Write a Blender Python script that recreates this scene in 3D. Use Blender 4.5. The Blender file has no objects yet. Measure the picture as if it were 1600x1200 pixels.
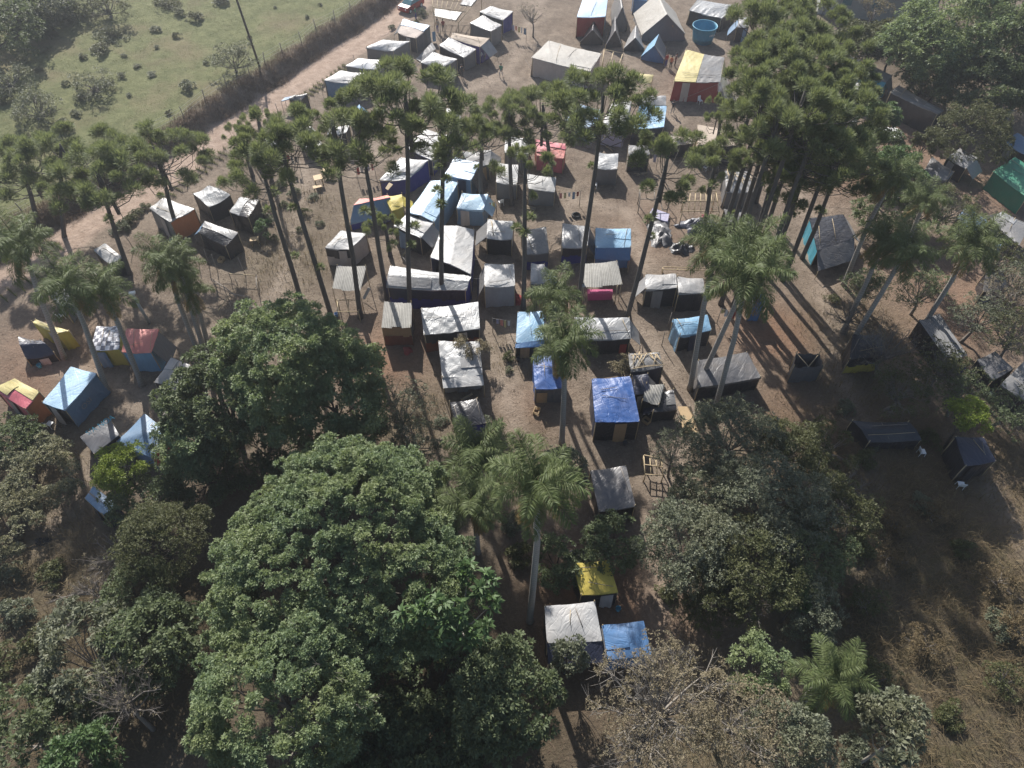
import bpy, math, random
import numpy as np
from mathutils import Vector, noise as mn

# ------------------------------------------------------------------ camera, sky, sun, exposure
sc = bpy.context.scene
COL = sc.collection
CAM_H, CAM_PITCH, CAM_F = 46.0, math.radians(51), 1121.0
cam_d = bpy.data.cameras.new('camera')
cam_d.sensor_width = 36.0
cam_d.lens = 36.0 * CAM_F / 1600.0
cam_d.clip_end = 6000
cam = bpy.data.objects.new('camera', cam_d)
COL.objects.link(cam)
cam.location = (0, 0, CAM_H)
cam.rotation_euler = (math.pi / 2 - CAM_PITCH, 0, 0)
sc.camera = cam

SUN_EL, SUN_AZ = math.radians(36), math.radians(-18)      # azimuth from +Y, negative = to the left
world = bpy.data.worlds.new('World')
sc.world = world
world.use_nodes = True
wn = world.node_tree.nodes
sky = wn.new('ShaderNodeTexSky')
sky.sky_type = 'NISHITA'
sky.sun_disc = False
sky.sun_elevation = SUN_EL
sky.sun_rotation = SUN_AZ
sky.air_density = 1.0
sky.dust_density = 1.6
bg = wn['Background']
bg.inputs['Strength'].default_value = 0.08
world.node_tree.links.new(sky.outputs['Color'], bg.inputs['Color'])

sun_d = bpy.data.lights.new('sun', 'SUN')
sun_d.energy = 4.8
sun_d.angle = math.radians(0.55)
sun_d.color = (1.0, 0.955, 0.9)
sun = bpy.data.objects.new('sun', sun_d)
COL.objects.link(sun)
sdir = Vector((math.sin(SUN_AZ) * math.cos(SUN_EL), math.cos(SUN_AZ) * math.cos(SUN_EL), math.sin(SUN_EL)))
sun.rotation_euler = sdir.to_track_quat('Z', 'Y').to_euler()
sun.location = sdir * 200

sc.view_settings.view_transform = 'Standard'
sc.view_settings.look = 'None'
sc.view_settings.exposure = 0.74
sc.view_settings.gamma = 1.0
sc.view_settings.use_curve_mapping = False
sc.render.engine = 'CYCLES'
sc.cycles.max_bounces = 5
sc.cycles.diffuse_bounces = 3
sc.cycles.glossy_bounces = 2
sc.cycles.transmission_bounces = 3
sc.cycles.transparent_max_bounces = 6
sc.cycles.volume_bounces = 0
sc.cycles.use_denoising = True

RNG = random.Random(11)
NPR = np.random.default_rng(7)

# ------------------------------------------------------------------ measured ground coordinates
CP, SP = math.cos(CAM_PITCH), math.sin(CAM_PITCH)
def ray(px, py):
    a, b = (px - 800) / CAM_F, (600 - py) / CAM_F
    return Vector((a, CP + b * SP, -SP + b * CP))
def Z(px, py, z=0.0):
    """the point of the plane at height z that the survey picture shows at (px, py)"""
    r = ray(px, py)
    t = (z - CAM_H) / r.z
    return Vector((r.x * t, r.y * t, z))
def sstep(a, b, x):
    t = np.clip((x - a) / (b - a), 0, 1)
    return t * t * (3 - 2 * t)

ROAD = [Z(*p) for p in ((700, -60), (640, 12), (600, 42), (520, 92), (470, 130), (405, 172), (345, 212), (300, 245), (240, 292), (150, 342), (60, 402), (-60, 470), (-300, 600))]
ROAD = [Vector((p.x, p.y)) for p in ROAD]
RA = np.array([[p.x, p.y] for p in ROAD])
def road_dist(x, y):
    """signed distance to the road's centre line, positive on the meadow side (numpy)"""
    x = np.asarray(x, float); y = np.asarray(y, float)
    best = np.full(x.shape, 1e9); sg = np.ones(x.shape)
    for i in range(len(RA) - 1):
        a, b = RA[i], RA[i + 1]
        d = b - a; L = d @ d
        t = np.clip(((x - a[0]) * d[0] + (y - a[1]) * d[1]) / L, 0, 1)
        qx, qy = a[0] + t * d[0], a[1] + t * d[1]
        dd = np.hypot(x - qx, y - qy)
        s = d[0] * (y - a[1]) - d[1] * (x - a[0])
        m = dd < best
        best = np.where(m, dd, best); sg = np.where(m, np.where(s < 0, 1.0, -1.0), sg)
    return best * sg
def ground_h(x, y):
    x = np.asarray(x, float); y = np.asarray(y, float)
    s = road_dist(x, y)
    n = 0.10 * np.sin(x * .21 + 1.3) * np.cos(y * .17) + 0.06 * np.sin(x * .53 + y * .41) + 0.03 * np.sin(x * 1.3 - y * .9)
    far = np.clip(s - 4, 0, 400)
    return n * (0.35 + 0.65 * sstep(1.5, 5, np.abs(s))) + 1.5 * sstep(2.3, 3.7, s) + 0.05 * np.minimum(far, 120) + sstep(0, 30, far) * .5 * np.sin(x * .12) * np.cos(y * .1 + 1)
def hz(x, y):
    return float(ground_h(np.array([x]), np.array([y]))[0])
def Gp(px, py):
    """ground point at a survey pixel"""
    z = 0.0
    for _ in range(6):
        p = Z(px, py, z); z = hz(p.x, p.y)
    return Z(px, py, z)

# ------------------------------------------------------------------ object helpers
def tag(o, label=None, cat=None, group=None, kind=None):
    if label: o['label'] = label
    if cat: o['category'] = cat
    if group: o['group'] = group
    if kind: o['kind'] = kind
    return o
def empty(name, loc=(0, 0, 0), rz=0.0):
    o = bpy.data.objects.new(name, None)
    o.empty_display_size = .3
    COL.objects.link(o)
    o.location = loc; o.rotation_euler = (0, 0, rz)
    return o
def link(name, me, parent=None, loc=None):
    o = bpy.data.objects.new(name, me)
    COL.objects.link(o)
    if parent is not None: o.parent = parent
    if loc is not None: o.location = loc
    return o
def mesh(name, verts, faces, mat=None, smooth=False):
    me = bpy.data.meshes.new(name)
    me.from_pydata([tuple(v) for v in verts], [], faces)
    if smooth: me.polygons.foreach_set('use_smooth', [True] * len(me.polygons))
    if mat is not None: me.materials.append(mat)
    return me
def npmesh(name, V, Fq, mat, smooth=False):
    """V (n,3) floats, Fq (m,k) ints, all faces with k corners"""
    V = np.asarray(V, np.float32); Fq = np.asarray(Fq, np.int32)
    me = bpy.data.meshes.new(name)
    m, k = Fq.shape
    me.vertices.add(len(V)); me.vertices.foreach_set('co', V.ravel())
    me.loops.add(m * k); me.loops.foreach_set('vertex_index', Fq.ravel())
    me.polygons.add(m)
    me.polygons.foreach_set('loop_start', np.arange(0, m * k, k, dtype=np.int32))
    me.polygons.foreach_set('loop_total', np.full(m, k, np.int32))
    if smooth: me.polygons.foreach_set('use_smooth', np.ones(m, bool))
    me.materials.append(mat)
    me.update(calc_edges=True)
    return me
def local(verts, o):
    return [Vector(v) - o for v in verts]
def tube(pts, rads, n=6, cap=True):
    V, Fc = [], []
    for i, p in enumerate(pts):
        p = Vector(p)
        d = (Vector(pts[min(i + 1, len(pts) - 1)]) - Vector(pts[max(i - 1, 0)])).normalized()
        a = d.cross(Vector((0.13, 0.97, 0.21))).normalized(); b = d.cross(a)
        for k in range(n):
            t = 2 * math.pi * k / n
            V.append(p + (a * math.cos(t) + b * math.sin(t)) * rads[i])
    for i in range(len(pts) - 1):
        for k in range(n):
            Fc.append((i * n + k, i * n + (k + 1) % n, (i + 1) * n + (k + 1) % n, (i + 1) * n + k))
    if cap:
        Fc.append(tuple(range(n))[::-1]); Fc.append(tuple(range((len(pts) - 1) * n, len(pts) * n)))
    return V, Fc
class MB:
    def __init__(s): s.V, s.F = [], []
    def add(s, V, Fc):
        b = len(s.V); s.V += list(V); s.F += [tuple(i + b for i in f) for f in Fc]
        return s
    def tube(s, pts, rads, n=6, cap=True): return s.add(*tube(pts, rads, n, cap))
    def box(s, c, sx, sy, sz, rz=0.0):
        c = Vector(c); R_ = (math.cos(rz), math.sin(rz)); V = []
        for dz in (-1, 1):
            for dx, dy in ((-1, -1), (1, -1), (1, 1), (-1, 1)):
                x, y = dx * sx / 2, dy * sy / 2
                V.append((c.x + x * R_[0] - y * R_[1], c.y + x * R_[1] + y * R_[0], c.z + dz * sz / 2))
        return s.add(V, [(0, 3, 2, 1), (4, 5, 6, 7), (0, 1, 5, 4), (1, 2, 6, 5), (2, 3, 7, 6), (3, 0, 4, 7)])
    def slab(s, q, th):
        """closed slab: quad q (4 points) thickened by th downward along its normal"""
        q = [Vector(v) for v in q]
        nrm = (q[1] - q[0]).cross(q[3] - q[0]).normalized()
        if nrm.z < 0: nrm = -nrm
        return s.add(q + [v - nrm * th for v in q], [(0, 1, 2, 3), (7, 6, 5, 4), (0, 4, 5, 1), (1, 5, 6, 2), (2, 6, 7, 3), (3, 7, 4, 0)])
    def build(s, name, mat, parent=None, smooth=False):
        off = Vector((0, 0, 0))
        if parent is not None: off = parent.location if parent.parent is None else parent.parent.location
        return link(name, mesh(name, [Vector(v) - off for v in s.V], s.F, mat, smooth), parent)
def stick(p, q, r, mat, parent, name, bend=0.0, n=5, r2=None):
    p, q = Vector(p), Vector(q)
    m = (p + q) / 2 + Vector((RNG.uniform(-1, 1), RNG.uniform(-1, 1), RNG.uniform(-1, 1))) * bend
    return MB().tube([p, m, q], [r, r * .95, r2 or r * .85], n).build(name, mat, parent, True)

# ------------------------------------------------------------------ materials
MATS = {}
def nt(name):
    m = bpy.data.materials.new(name); m.use_nodes = True
    t = m.node_tree; p = t.nodes['Principled BSDF']
    return m, t, p
def N(t, typ, **kw):
    n = t.nodes.new(typ)
    for k, v in kw.items():
        if k in n.inputs: n.inputs[k].default_value = v
        else: setattr(n, k, v)
    return n
def ramp(t, fac, stops):
    r = t.nodes.new('ShaderNodeValToRGB')
    el = r.color_ramp.elements
    while len(el) < len(stops): el.new(.5)
    for e, (p, c) in zip(el, stops):
        e.position = p; e.color = tuple(c) + (1,) if len(c) == 3 else c
    t.links.new(fac, r.inputs['Fac'])
    return r.outputs['Color']
def mixc(t, fac, a, b, mode='MIX'):
    n = t.nodes.new('ShaderNodeMix'); n.data_type = 'RGBA'; n.blend_type = mode
    for s, v in ((n.inputs[0], fac), (n.inputs[6], a), (n.inputs[7], b)):
        if hasattr(v, 'links') or hasattr(v, 'is_linked'): t.links.new(v, s)
        elif isinstance(v, (tuple, list)): s.default_value = tuple(v) + (1,) if len(v) == 3 else v
        else: s.default_value = v
    return n.outputs[2]
def objco(t, scale=(1, 1, 1)):
    c = t.nodes.new('ShaderNodeTexCoord'); m = t.nodes.new('ShaderNodeMapping')
    m.inputs['Scale'].default_value = scale
    t.links.new(c.outputs['Object'], m.inputs['Vector'])
    return m.outputs['Vector']
def geoco(t, scale=(1, 1, 1)):
    c = t.nodes.new('ShaderNodeNewGeometry'); m = t.nodes.new('ShaderNodeMapping')
    m.inputs['Scale'].default_value = scale
    t.links.new(c.outputs['Position'], m.inputs['Vector'])
    return m.outputs['Vector']
def noisef(t, vec, scale, detail=4, rough=.6, out='Fac'):
    n = N(t, 'ShaderNodeTexNoise', Scale=scale, Detail=detail, Roughness=rough)
    t.links.new(vec, n.inputs['Vector'])
    return n.outputs[out]
def bump(t, p, h, strength=.3, dist=.05):
    b = N(t, 'ShaderNodeBump', Strength=strength, Distance=dist)
    t.links.new(h, b.inputs['Height']); t.links.new(b.outputs['Normal'], p.inputs['Normal'])
def tarp_mat(name, col, rough=.45, dirt=.4, spec=.5, metal=0.0, dirtc=(.22, .17, .12), wr=.5, transl=0.0):
    m, t, p = nt(name)
    v = geoco(t)
    n1 = noisef(t, v, .7, 6, .6)
    n2 = noisef(t, geoco(t, (1, 1, .35)), 6, 3, .5)
    d = ramp(t, n1, [(.4, (0, 0, 0)), (.8, (dirt * .8,) * 3)])
    c1 = mixc(t, n2, tuple(x * .86 for x in col), tuple(min(1, x * 1.1) for x in col))
    t.links.new(mixc(t, d, c1, dirtc), p.inputs['Base Color'])
    p.inputs['Roughness'].default_value = rough
    p.inputs['Metallic'].default_value = metal
    p.inputs['Specular IOR Level'].default_value = spec
    # creases: sharp valleys of stretched noise in two directions, turned differently on every sheet
    oi = t.nodes.new('ShaderNodeObjectInfo')
    ml = N(t, 'ShaderNodeMath', operation='MULTIPLY'); t.links.new(oi.outputs['Random'], ml.inputs[0]); ml.inputs[1].default_value = 6.28
    vr = N(t, 'ShaderNodeVectorRotate', rotation_type='Z_AXIS'); t.links.new(geoco(t), vr.inputs['Vector']); t.links.new(ml.outputs[0], vr.inputs['Angle'])
    hs = []
    for scv, k in (((1.5, .22, .5), 1.0), ((.3, 1.25, .5), 1.0), ((2.6, .7, .8), .8)):
        mp = t.nodes.new('ShaderNodeMapping'); mp.inputs['Scale'].default_value = scv; t.links.new(vr.outputs[0], mp.inputs['Vector'])
        nn = N(t, 'ShaderNodeTexNoise', Scale=k, Detail=2.0, Roughness=.5, Distortion=.5); t.links.new(mp.outputs[0], nn.inputs['Vector'])
        hs.append(ramp(t, nn.outputs['Fac'], [(.455, (.5,) * 3), (.495, (0, 0, 0)), (.505, (.05,) * 3), (.55, (.6,) * 3)]))
    big = noisef(t, geoco(t), 1.1, 2, .5)
    hsum = mixc(t, .5, mixc(t, .5, hs[0], hs[1]), hs[2]); hsum = mixc(t, .35, hsum, big)
    bump(t, p, hsum, min(1, wr * .8), .16)
    MATS[name] = m
    return m
def leaf_mat(name, c1, c2, rough=.5, transl=.25, spec=.35, c3=None):
    m, t, p = nt(name)
    g = t.nodes.new('ShaderNodeNewGeometry')
    n1 = noisef(t, geoco(t), .35, 2, .5)
    ca = mixc(t, g.outputs['Random Per Island'], c1, c2)
    cb = mixc(t, ramp(t, n1, [(.4, (0, 0, 0)), (.7, (.7, .7, .7))]), ca, c3 or tuple(x * .8 for x in c2))
    t.links.new(cb, p.inputs['Base Color'])
    p.inputs['Roughness'].default_value = rough
    p.inputs['Specular IOR Level'].default_value = spec
    tr = t.nodes.new('ShaderNodeBsdfTranslucent')
    t.links.new(mixc(t, .5, cb, (c2[0] * 1.1, c2[1] * 1.1, c2[2] * .5)), tr.inputs['Color'])
    mx = t.nodes.new('ShaderNodeMixShader'); mx.inputs[0].default_value = transl
    t.links.new(p.outputs[0], mx.inputs[1]); t.links.new(tr.outputs[0], mx.inputs[2])
    t.links.new(mx.outputs[0], t.nodes['Material Output'].inputs['Surface'])
    MATS[name] = m
    return m
def bark_mat(name, c1, c2, rings=False, rough=.85):
    m, t, p = nt(name)
    n1 = noisef(t, geoco(t, (1, 1, .35)), 7, 5, .65)
    c = mixc(t, n1, c1, c2)
    if rings:
        w = N(t, 'ShaderNodeTexWave', wave_type='BANDS', bands_direction='Z', Scale=1.3, Distortion=1.5)
        t.links.new(geoco(t), w.inputs['Vector'])
        c = mixc(t, ramp(t, w.outputs['Fac'], [(.0, (.5, .5, .5)), (.18, (0, 0, 0))]), c, tuple(x * .5 for x in c1))
    t.links.new(c, p.inputs['Base Color']); p.inputs['Roughness'].default_value = rough
    bump(t, p, n1, .6, .05)
    MATS[name] = m
    return m
def plain_mat(name, c, rough=.6, var=.25, scale=3, metal=0):
    m, t, p = nt(name)
    n1 = noisef(t, geoco(t), scale, 4, .6)
    t.links.new(mixc(t, n1, tuple(x * (1 - var) for x in c), tuple(min(1, x * (1 + var)) for x in c)), p.inputs['Base Color'])
    p.inputs['Roughness'].default_value = rough; p.inputs['Metallic'].default_value = metal
    bump(t, p, n1, .15, .03)
    MATS[name] = m
    return m

tarp_mat('silver', (.36, .37, .375), .48, .35, .45, .15, wr=.6)
tarp_mat('white', (.42, .42, .415), .5, .35, .35, wr=.5)
tarp_mat('brightwhite', (.66, .66, .655), .45, .1, .4, wr=.15)
tarp_mat('cream', (.42, .4, .36), .6, .35, .3)
tarp_mat('tan', (.46, .38, .3), .7, .3, .25)
tarp_mat('grey', (.2, .2, .2), .45, .35, .45)
tarp_mat('lightgrey', (.31, .31, .31), .45, .35, .45)
tarp_mat('darkgrey', (.13, .13, .135), .42, .3, .5)
tarp_mat('black', (.028, .029, .035), .36, .28, .55, dirtc=(.1, .08, .06), wr=.7)
tarp_mat('navyblack', (.03, .035, .06), .4, .2, .5, dirtc=(.08, .07, .06), wr=.6)
tarp_mat('blue', (.085, .19, .37), .5, .3, .4)
tarp_mat('royal', (.035, .1, .3), .46, .3, .4, wr=.6)
tarp_mat('navy', (.025, .03, .2), .5, .15, .4)
tarp_mat('skyblue', (.2, .37, .53), .48, .3, .4)
tarp_mat('paleblue', (.36, .52, .66), .45, .2, .45)
tarp_mat('iceblue', (.5, .64, .8), .42, .15, .45)
tarp_mat('steelblue', (.16, .25, .36), .5, .25, .4)
tarp_mat('teal', (.07, .32, .42), .45, .2, .4)
tarp_mat('yellow', (.52, .42, .08), .55, .35, .35)
tarp_mat('paleyellow', (.56, .48, .22), .55, .25, .35)
tarp_mat('pink', (.55, .09, .22), .5, .2, .4)
tarp_mat('salmon', (.62, .22, .19), .5, .2, .4)
tarp_mat('rose', (.55, .14, .17), .5, .2, .4)
tarp_mat('red', (.3, .05, .045), .6, .25, .3)
tarp_mat('rust', (.2, .07, .045), .75, .3, .2)
tarp_mat('orange', (.55, .2, .08), .6, .2, .3)
tarp_mat('green', (.05, .24, .15), .55, .35, .35)
tarp_mat('lilac', (.4, .38, .5), .6, .25, .3)
tarp_mat('purple', (.1, .07, .25), .6, .2, .3)
tarp_mat('beige', (.5, .43, .38), .7, .3, .2)
plain_mat('wood', (.42, .33, .2), .75)
plain_mat('woodgrey', (.24, .21, .18), .85)
plain_mat('plywood', (.5, .36, .2), .7, .2)
plain_mat('cardboard', (.36, .24, .13), .85, .2)
plain_mat('corr', (.35, .34, .31), .75, .35, 2.5)
plain_mat('corrdark', (.2, .2, .2), .6, .35, 2.5)
plain_mat('tubblue', (.06, .26, .38), .5, .2)
plain_mat('rubber', (.03, .03, .03), .8)
plain_mat('skin', (.25, .13, .08), .6, .1)
plain_mat('skin2', (.36, .2, .13), .6, .1)
plain_mat('hair', (.012, .01, .009), .7)
plain_mat('carred', (.35, .04, .03), .3, .1)
plain_mat('glass', (.1, .2, .22), .08, .1)
plain_mat('whitepaint', (.75, .75, .73), .5, .1)
plain_mat('wallplaster', (.3, .31, .3), .8, .25, 1.2)
plain_mat('rooftile', (.16, .09, .06), .8, .3)
plain_mat('rope', (.35, .34, .32), .8)
plain_mat('red_rug', (.3, .05, .06), .9)
# checked cloth and striped cloth (flat print)
m_, t_, p_ = nt('checked')
ck = N(t_, 'ShaderNodeTexChecker', Scale=2.6, Color1=(.7, .69, .7, 1), Color2=(.2, .2, .23, 1))
t_.links.new(geoco(t_, (1, 1, .001)), ck.inputs['Vector'])
t_.links.new(ck.outputs['Color'], p_.inputs['Base Color']); p_.inputs['Roughness'].default_value = .6
MATS['checked'] = m_
m_, t_, p_ = nt('striped')
w_ = N(t_, 'ShaderNodeTexWave', wave_type='BANDS', bands_direction='X', Scale=2.2)
t_.links.new(geoco(t_), w_.inputs['Vector'])
t_.links.new(ramp(t_, w_.outputs['Fac'], [(.3, (.35, .05, .12)), (.5, (.5, .42, .45)), (.7, (.15, .1, .3))]), p_.inputs['Base Color'])
MATS['striped'] = m_

leaf_mat('leaf_mango', (.13, .188, .1), (.24, .305, .15), .56, .38, .42, (.265, .3, .125))
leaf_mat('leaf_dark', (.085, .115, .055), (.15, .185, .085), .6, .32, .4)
leaf_mat('leaf_grey', (.1, .118, .077), (.2, .215, .14), .55, .25, .35, (.17, .17, .095))
leaf_mat('leaf_olive', (.065, .08, .03), (.12, .125, .05), .55, .25, .3)
leaf_mat('leaf_lime', (.17, .24, .04), (.27, .33, .06), .5, .4, .3)
leaf_mat('leaf_tan', (.17, .14, .095), (.29, .245, .16), .65, .25, .25, (.21, .185, .11))
leaf_mat('leaf_fresh', (.07, .13, .045), (.12, .19, .07), .55, .3, .35)
leaf_mat('leaf_arau', (.145, .18, .09), (.25, .285, .145), .65, .36, .25)
leaf_mat('leaf_palm', (.085, .125, .045), (.165, .2, .075), .55, .36, .3)
leaf_mat('leaf_palmdry', (.22, .15, .05), (.32, .23, .09), .6, .2, .3)
leaf_mat('leaf_pale', (.15, .16, .095), (.27, .265, .165), .6, .25, .3, (.22, .2, .11))
leaf_mat('straw', (.115, .085, .047), (.22, .17, .095), .7, .25, .2)
leaf_mat('grassgreen', (.09, .11, .035), (.17, .18, .07), .65, .25, .2)
leaf_mat('brush', (.1, .07, .052), (.2, .14, .1), .75, .2, .2)
bark_mat('bark_arau', (.055, .05, .046), (.14, .127, .112))
bark_mat('bark_palm', (.24, .225, .2), (.36, .34, .31), True)
bark_mat('bark_grey', (.12, .105, .09), (.24, .215, .19))
bark_mat('bark_pale', (.2, .18, .155), (.35, .32, .28))
bark_mat('bark_dark', (.04, .033, .027), (.09, .075, .06))
# ------------------------------------------------------------------ ground, road
def axis(lo, hi, step, far):
    a = list(np.arange(lo, hi + 1e-6, step))
    s = step; v = hi
    up = []
    while v < far:
        s *= 1.35; v += s; up.append(v)
    s = step; v = lo; dn = []
    while v > -far:
        s *= 1.35; v -= s; dn.append(v)
    return np.array(dn[::-1] + a + up)
gx, gy = axis(-95, 95, .6, 1000), axis(-6, 150, .6, 1000)
GX, GY = np.meshgrid(gx, gy)
def blobs(x, y, lst):
    m = np.zeros_like(x)
    for px, py, r, s in lst:
        c = Z(px, py)
        m = np.maximum(m, s * np.exp(-((x - c.x) ** 2 + (y - c.y) ** 2) / (r * r)))
    return m
def masks(x, y):
    s = road_dist(x, y)
    wob = .5 * np.sin(x * .9 + y * .4) + .4 * np.sin(y * 1.3 - x * .6) + .3 * np.sin(x * 2.1 + 1)
    road = 1 - sstep(1.6, 2.8, np.abs(s + .3 * wob))
    meadow = sstep(3.4, 5.2, s + .5 * wob)
    red = blobs(x, y, [(600, 560, 4, .8), (930, 960, 5, 1), (1000, 1000, 4, .9), (1210, 520, 4, .9), (1320, 260, 6, .6), (1450, 230, 7, .55), (1330, 700, 5, .7), (1540, 760, 7, .7),
                          (1500, 470, 8, .55), (1250, 640, 4, .6), (830, 640, 3, .4), (1010, 360, 5, .3), (60, 560, 5, .5), (1560, 300, 7, .5), (860, 1010, 3, .8), (1450, 520, 8, .4), (850, 460, 3, .5)])
    dry = blobs(x, y, [(1500, 900, 10, 1), (1400, 780, 9, 1), (1550, 1050, 10, 1), (1350, 1000, 7, 1), (1480, 1180, 9, 1), (1300, 820, 6, .8), (1600, 780, 8, .8), (1100, 1150, 6, .8), (1200, 760, 6, .6),
                          (40, 900, 7, .8), (20, 780, 7, .6), (100, 1000, 8, .7), (640, 660, 4, .6), (450, 400, 6, .5), (480, 330, 5, .4), (800, 720, 4, .5), (1340, 520, 5, .6), (360, 520, 6, .25), (1350, 600, 5, .6), (790, 560, 3, .4)])
    dark = blobs(x, y, [(300, 1000, 12, 1), (600, 1050, 12, 1), (450, 900, 10, 1), (150, 1100, 10, .9), (800, 1150, 7, .9), (1480, 80, 14, .9), (1420, 750, 9, .5), (1500, 1000, 9, .5)])  # painted shade: darkens ground under the crowns and where their shadow falls
    path = np.zeros_like(x)
    for pl in (((800, 500), (795, 600), (810, 720)), ((1000, 510), (1060, 640), (1050, 760), (1020, 860), (1030, 960), (1060, 1080)), ((1005, 420), (985, 330), (890, 310), (880, 400), (860, 470)), ((480, 265), (455, 400), (420, 480), (330, 520)), ((760, 130), (800, 100), (830, 30), (860, -20)),
               ((560, 270), (640, 180), (730, 140), (800, 120)), ((1250, 300), (1290, 470), (1330, 620), (1370, 760)), ((1060, 200), (1040, 150), (960, 130), (830, 130)), ((790, 400), (745, 470), (765, 560), (790, 620)), ((60, 560), (220, 620), (130, 750), (60, 850)), ((1500, 690), (1560, 780), (1640, 900))):  # last run is a strip of sunlight painted as paler earth
        P_ = [Z(*q_) for q_ in pl]
        for a, b in zip(P_[:-1], P_[1:]):
            d = b - a; t = np.clip(((x - a.x) * d.x + (y - a.y) * d.y) / (d.x ** 2 + d.y ** 2), 0, 1)
            path = np.maximum(path, np.exp(-(np.hypot(x - a.x - t * d.x, y - a.y - t * d.y) / (1.0 + .25 * wob)) ** 2))
    return road, meadow, red, dry, dark, path
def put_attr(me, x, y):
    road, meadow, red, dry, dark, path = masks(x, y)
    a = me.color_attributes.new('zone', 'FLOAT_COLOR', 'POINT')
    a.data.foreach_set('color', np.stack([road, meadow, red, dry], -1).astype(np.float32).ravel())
    b = me.color_attributes.new('litter', 'FLOAT_COLOR', 'POINT')  # red channel carries the painted ground shade, the others the paths
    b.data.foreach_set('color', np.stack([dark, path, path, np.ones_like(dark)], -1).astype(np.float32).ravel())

m_, t_, p_ = nt('earth')
L_ = t_.links.new
za = N(t_, 'ShaderNodeVertexColor', layer_name='zone'); sp_ = t_.nodes.new('ShaderNodeSeparateColor'); L_(za.outputs['Color'], sp_.inputs[0])
lb = N(t_, 'ShaderNodeVertexColor', layer_name='litter')
pos = geoco(t_)
nA, nB, nC, nD = noisef(t_, pos, .16, 5, .6), noisef(t_, pos, .9, 6, .7), noisef(t_, pos, 5, 5, .75), noisef(t_, pos, 24, 3, .7)
c = mixc(t_, ramp(t_, nA, [(.35, (0, 0, 0)), (.65, (1, 1, 1))]), (.175, .137, .104), (.275, .222, .172))
c = mixc(t_, ramp(t_, nB, [(.38, (.7, .7, .7)), (.6, (0, 0, 0))]), c, (.125, .097, .073))
c = mixc(t_, ramp(t_, nC, [(.52, (0, 0, 0)), (.72, (.75, .75, .75))]), c, (.34, .285, .228))
c = mixc(t_, ramp(t_, nD, [(.3, (.65, .65, .65)), (.5, (0, 0, 0))]), c, (.09, .072, .056))
redc = mixc(t_, nC, (.17, .085, .05), (.31, .175, .11))
rf = N(t_, 'ShaderNodeMath', operation='MULTIPLY'); L_(sp_.outputs[2], rf.inputs[0]); L_(ramp(t_, nB, [(.3, (.45, .45, .45)), (.6, (1, 1, 1))]), rf.inputs[1])
c = mixc(t_, rf.outputs[0], c, redc)
dryc = mixc(t_, nC, (.06, .052, .03), (.155, .125, .07))
dryc = mixc(t_, ramp(t_, nB, [(.45, (0, 0, 0)), (.7, (.6, .6, .6))]), dryc, (.09, .088, .042))
df = N(t_, 'ShaderNodeMath', operation='MULTIPLY'); L_(za.outputs['Alpha'], df.inputs[0]); L_(ramp(t_, nB, [(.25, (.3, .3, .3)), (.55, (1, 1, 1))]), df.inputs[1])
c = mixc(t_, df.outputs[0], c, dryc)
shadec = mixc(t_, nC, (.035, .028, .018), (.11, .085, .05))  # dark earth tone for the painted ground shade
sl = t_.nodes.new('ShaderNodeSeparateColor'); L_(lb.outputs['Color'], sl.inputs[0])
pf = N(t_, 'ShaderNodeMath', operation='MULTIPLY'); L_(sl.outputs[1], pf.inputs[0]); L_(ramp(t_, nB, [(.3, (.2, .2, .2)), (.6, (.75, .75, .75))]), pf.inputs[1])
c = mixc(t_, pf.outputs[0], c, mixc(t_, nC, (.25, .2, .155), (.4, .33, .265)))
c = mixc(t_, sl.outputs[0], c, shadec)
roadc = mixc(t_, ramp(t_, nB, [(.35, (0, 0, 0)), (.65, (1, 1, 1))]), (.3, .222, .17), (.45, .345, .275))
roadc = mixc(t_, ramp(t_, nC, [(.3, (.6, .6, .6)), (.5, (0, 0, 0))]), roadc, (.2, .135, .095))
c = mixc(t_, sp_.outputs[0], c, roadc)
gr = mixc(t_, ramp(t_, nB, [(.32, (0, 0, 0)), (.66, (1, 1, 1))]), (.105, .117, .052), (.195, .2, .098))
gr = mixc(t_, ramp(t_, nA, [(.5, (0, 0, 0)), (.68, (.75, .75, .75))]), gr, (.2, .165, .1))
gr = mixc(t_, ramp(t_, nC, [(.28, (.8, .8, .8)), (.48, (0, 0, 0))]), gr, (.085, .1, .035))
c = mixc(t_, sp_.outputs[1], c, gr)
L_(c, p_.inputs['Base Color']); p_.inputs['Roughness'].default_value = .95; p_.inputs['Specular IOR Level'].default_value = .15
hsum = N(t_, 'ShaderNodeMath', operation='ADD'); L_(nB, hsum.inputs[0]); L_(nC, hsum.inputs[1])
b1 = N(t_, 'ShaderNodeBump', Strength=.75, Distance=.16); L_(hsum.outputs[0], b1.inputs['Height'])
b2 = N(t_, 'ShaderNodeBump', Strength=.5, Distance=.03); L_(nD, b2.inputs['Height']); L_(b1.outputs['Normal'], b2.inputs['Normal'])
L_(b2.outputs['Normal'], p_.inputs['Normal'])
MATS['earth'] = m_

gh = ground_h(GX, GY)
inner = (np.abs(GX) < 96) & (GY > -7) & (GY < 151)
gh = gh + np.where(inner, NPR.normal(0, .018, GX.shape), 0) - np.where(1 - sstep(1.9, 2.4, np.abs(road_dist(GX, GY))) > .5, .02, 0)
nyy, nxx = GX.shape
idx = np.arange(nyy * nxx).reshape(nyy, nxx)
Fq = np.stack([idx[:-1, :-1], idx[:-1, 1:], idx[1:, 1:], idx[1:, :-1]], -1).reshape(-1, 4)
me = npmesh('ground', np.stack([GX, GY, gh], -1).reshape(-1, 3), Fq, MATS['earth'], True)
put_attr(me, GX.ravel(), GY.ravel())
tag(link('ground', me), 'bare brown trampled earth of the camp clearing with dry litter', None, None, 'structure')

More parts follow.
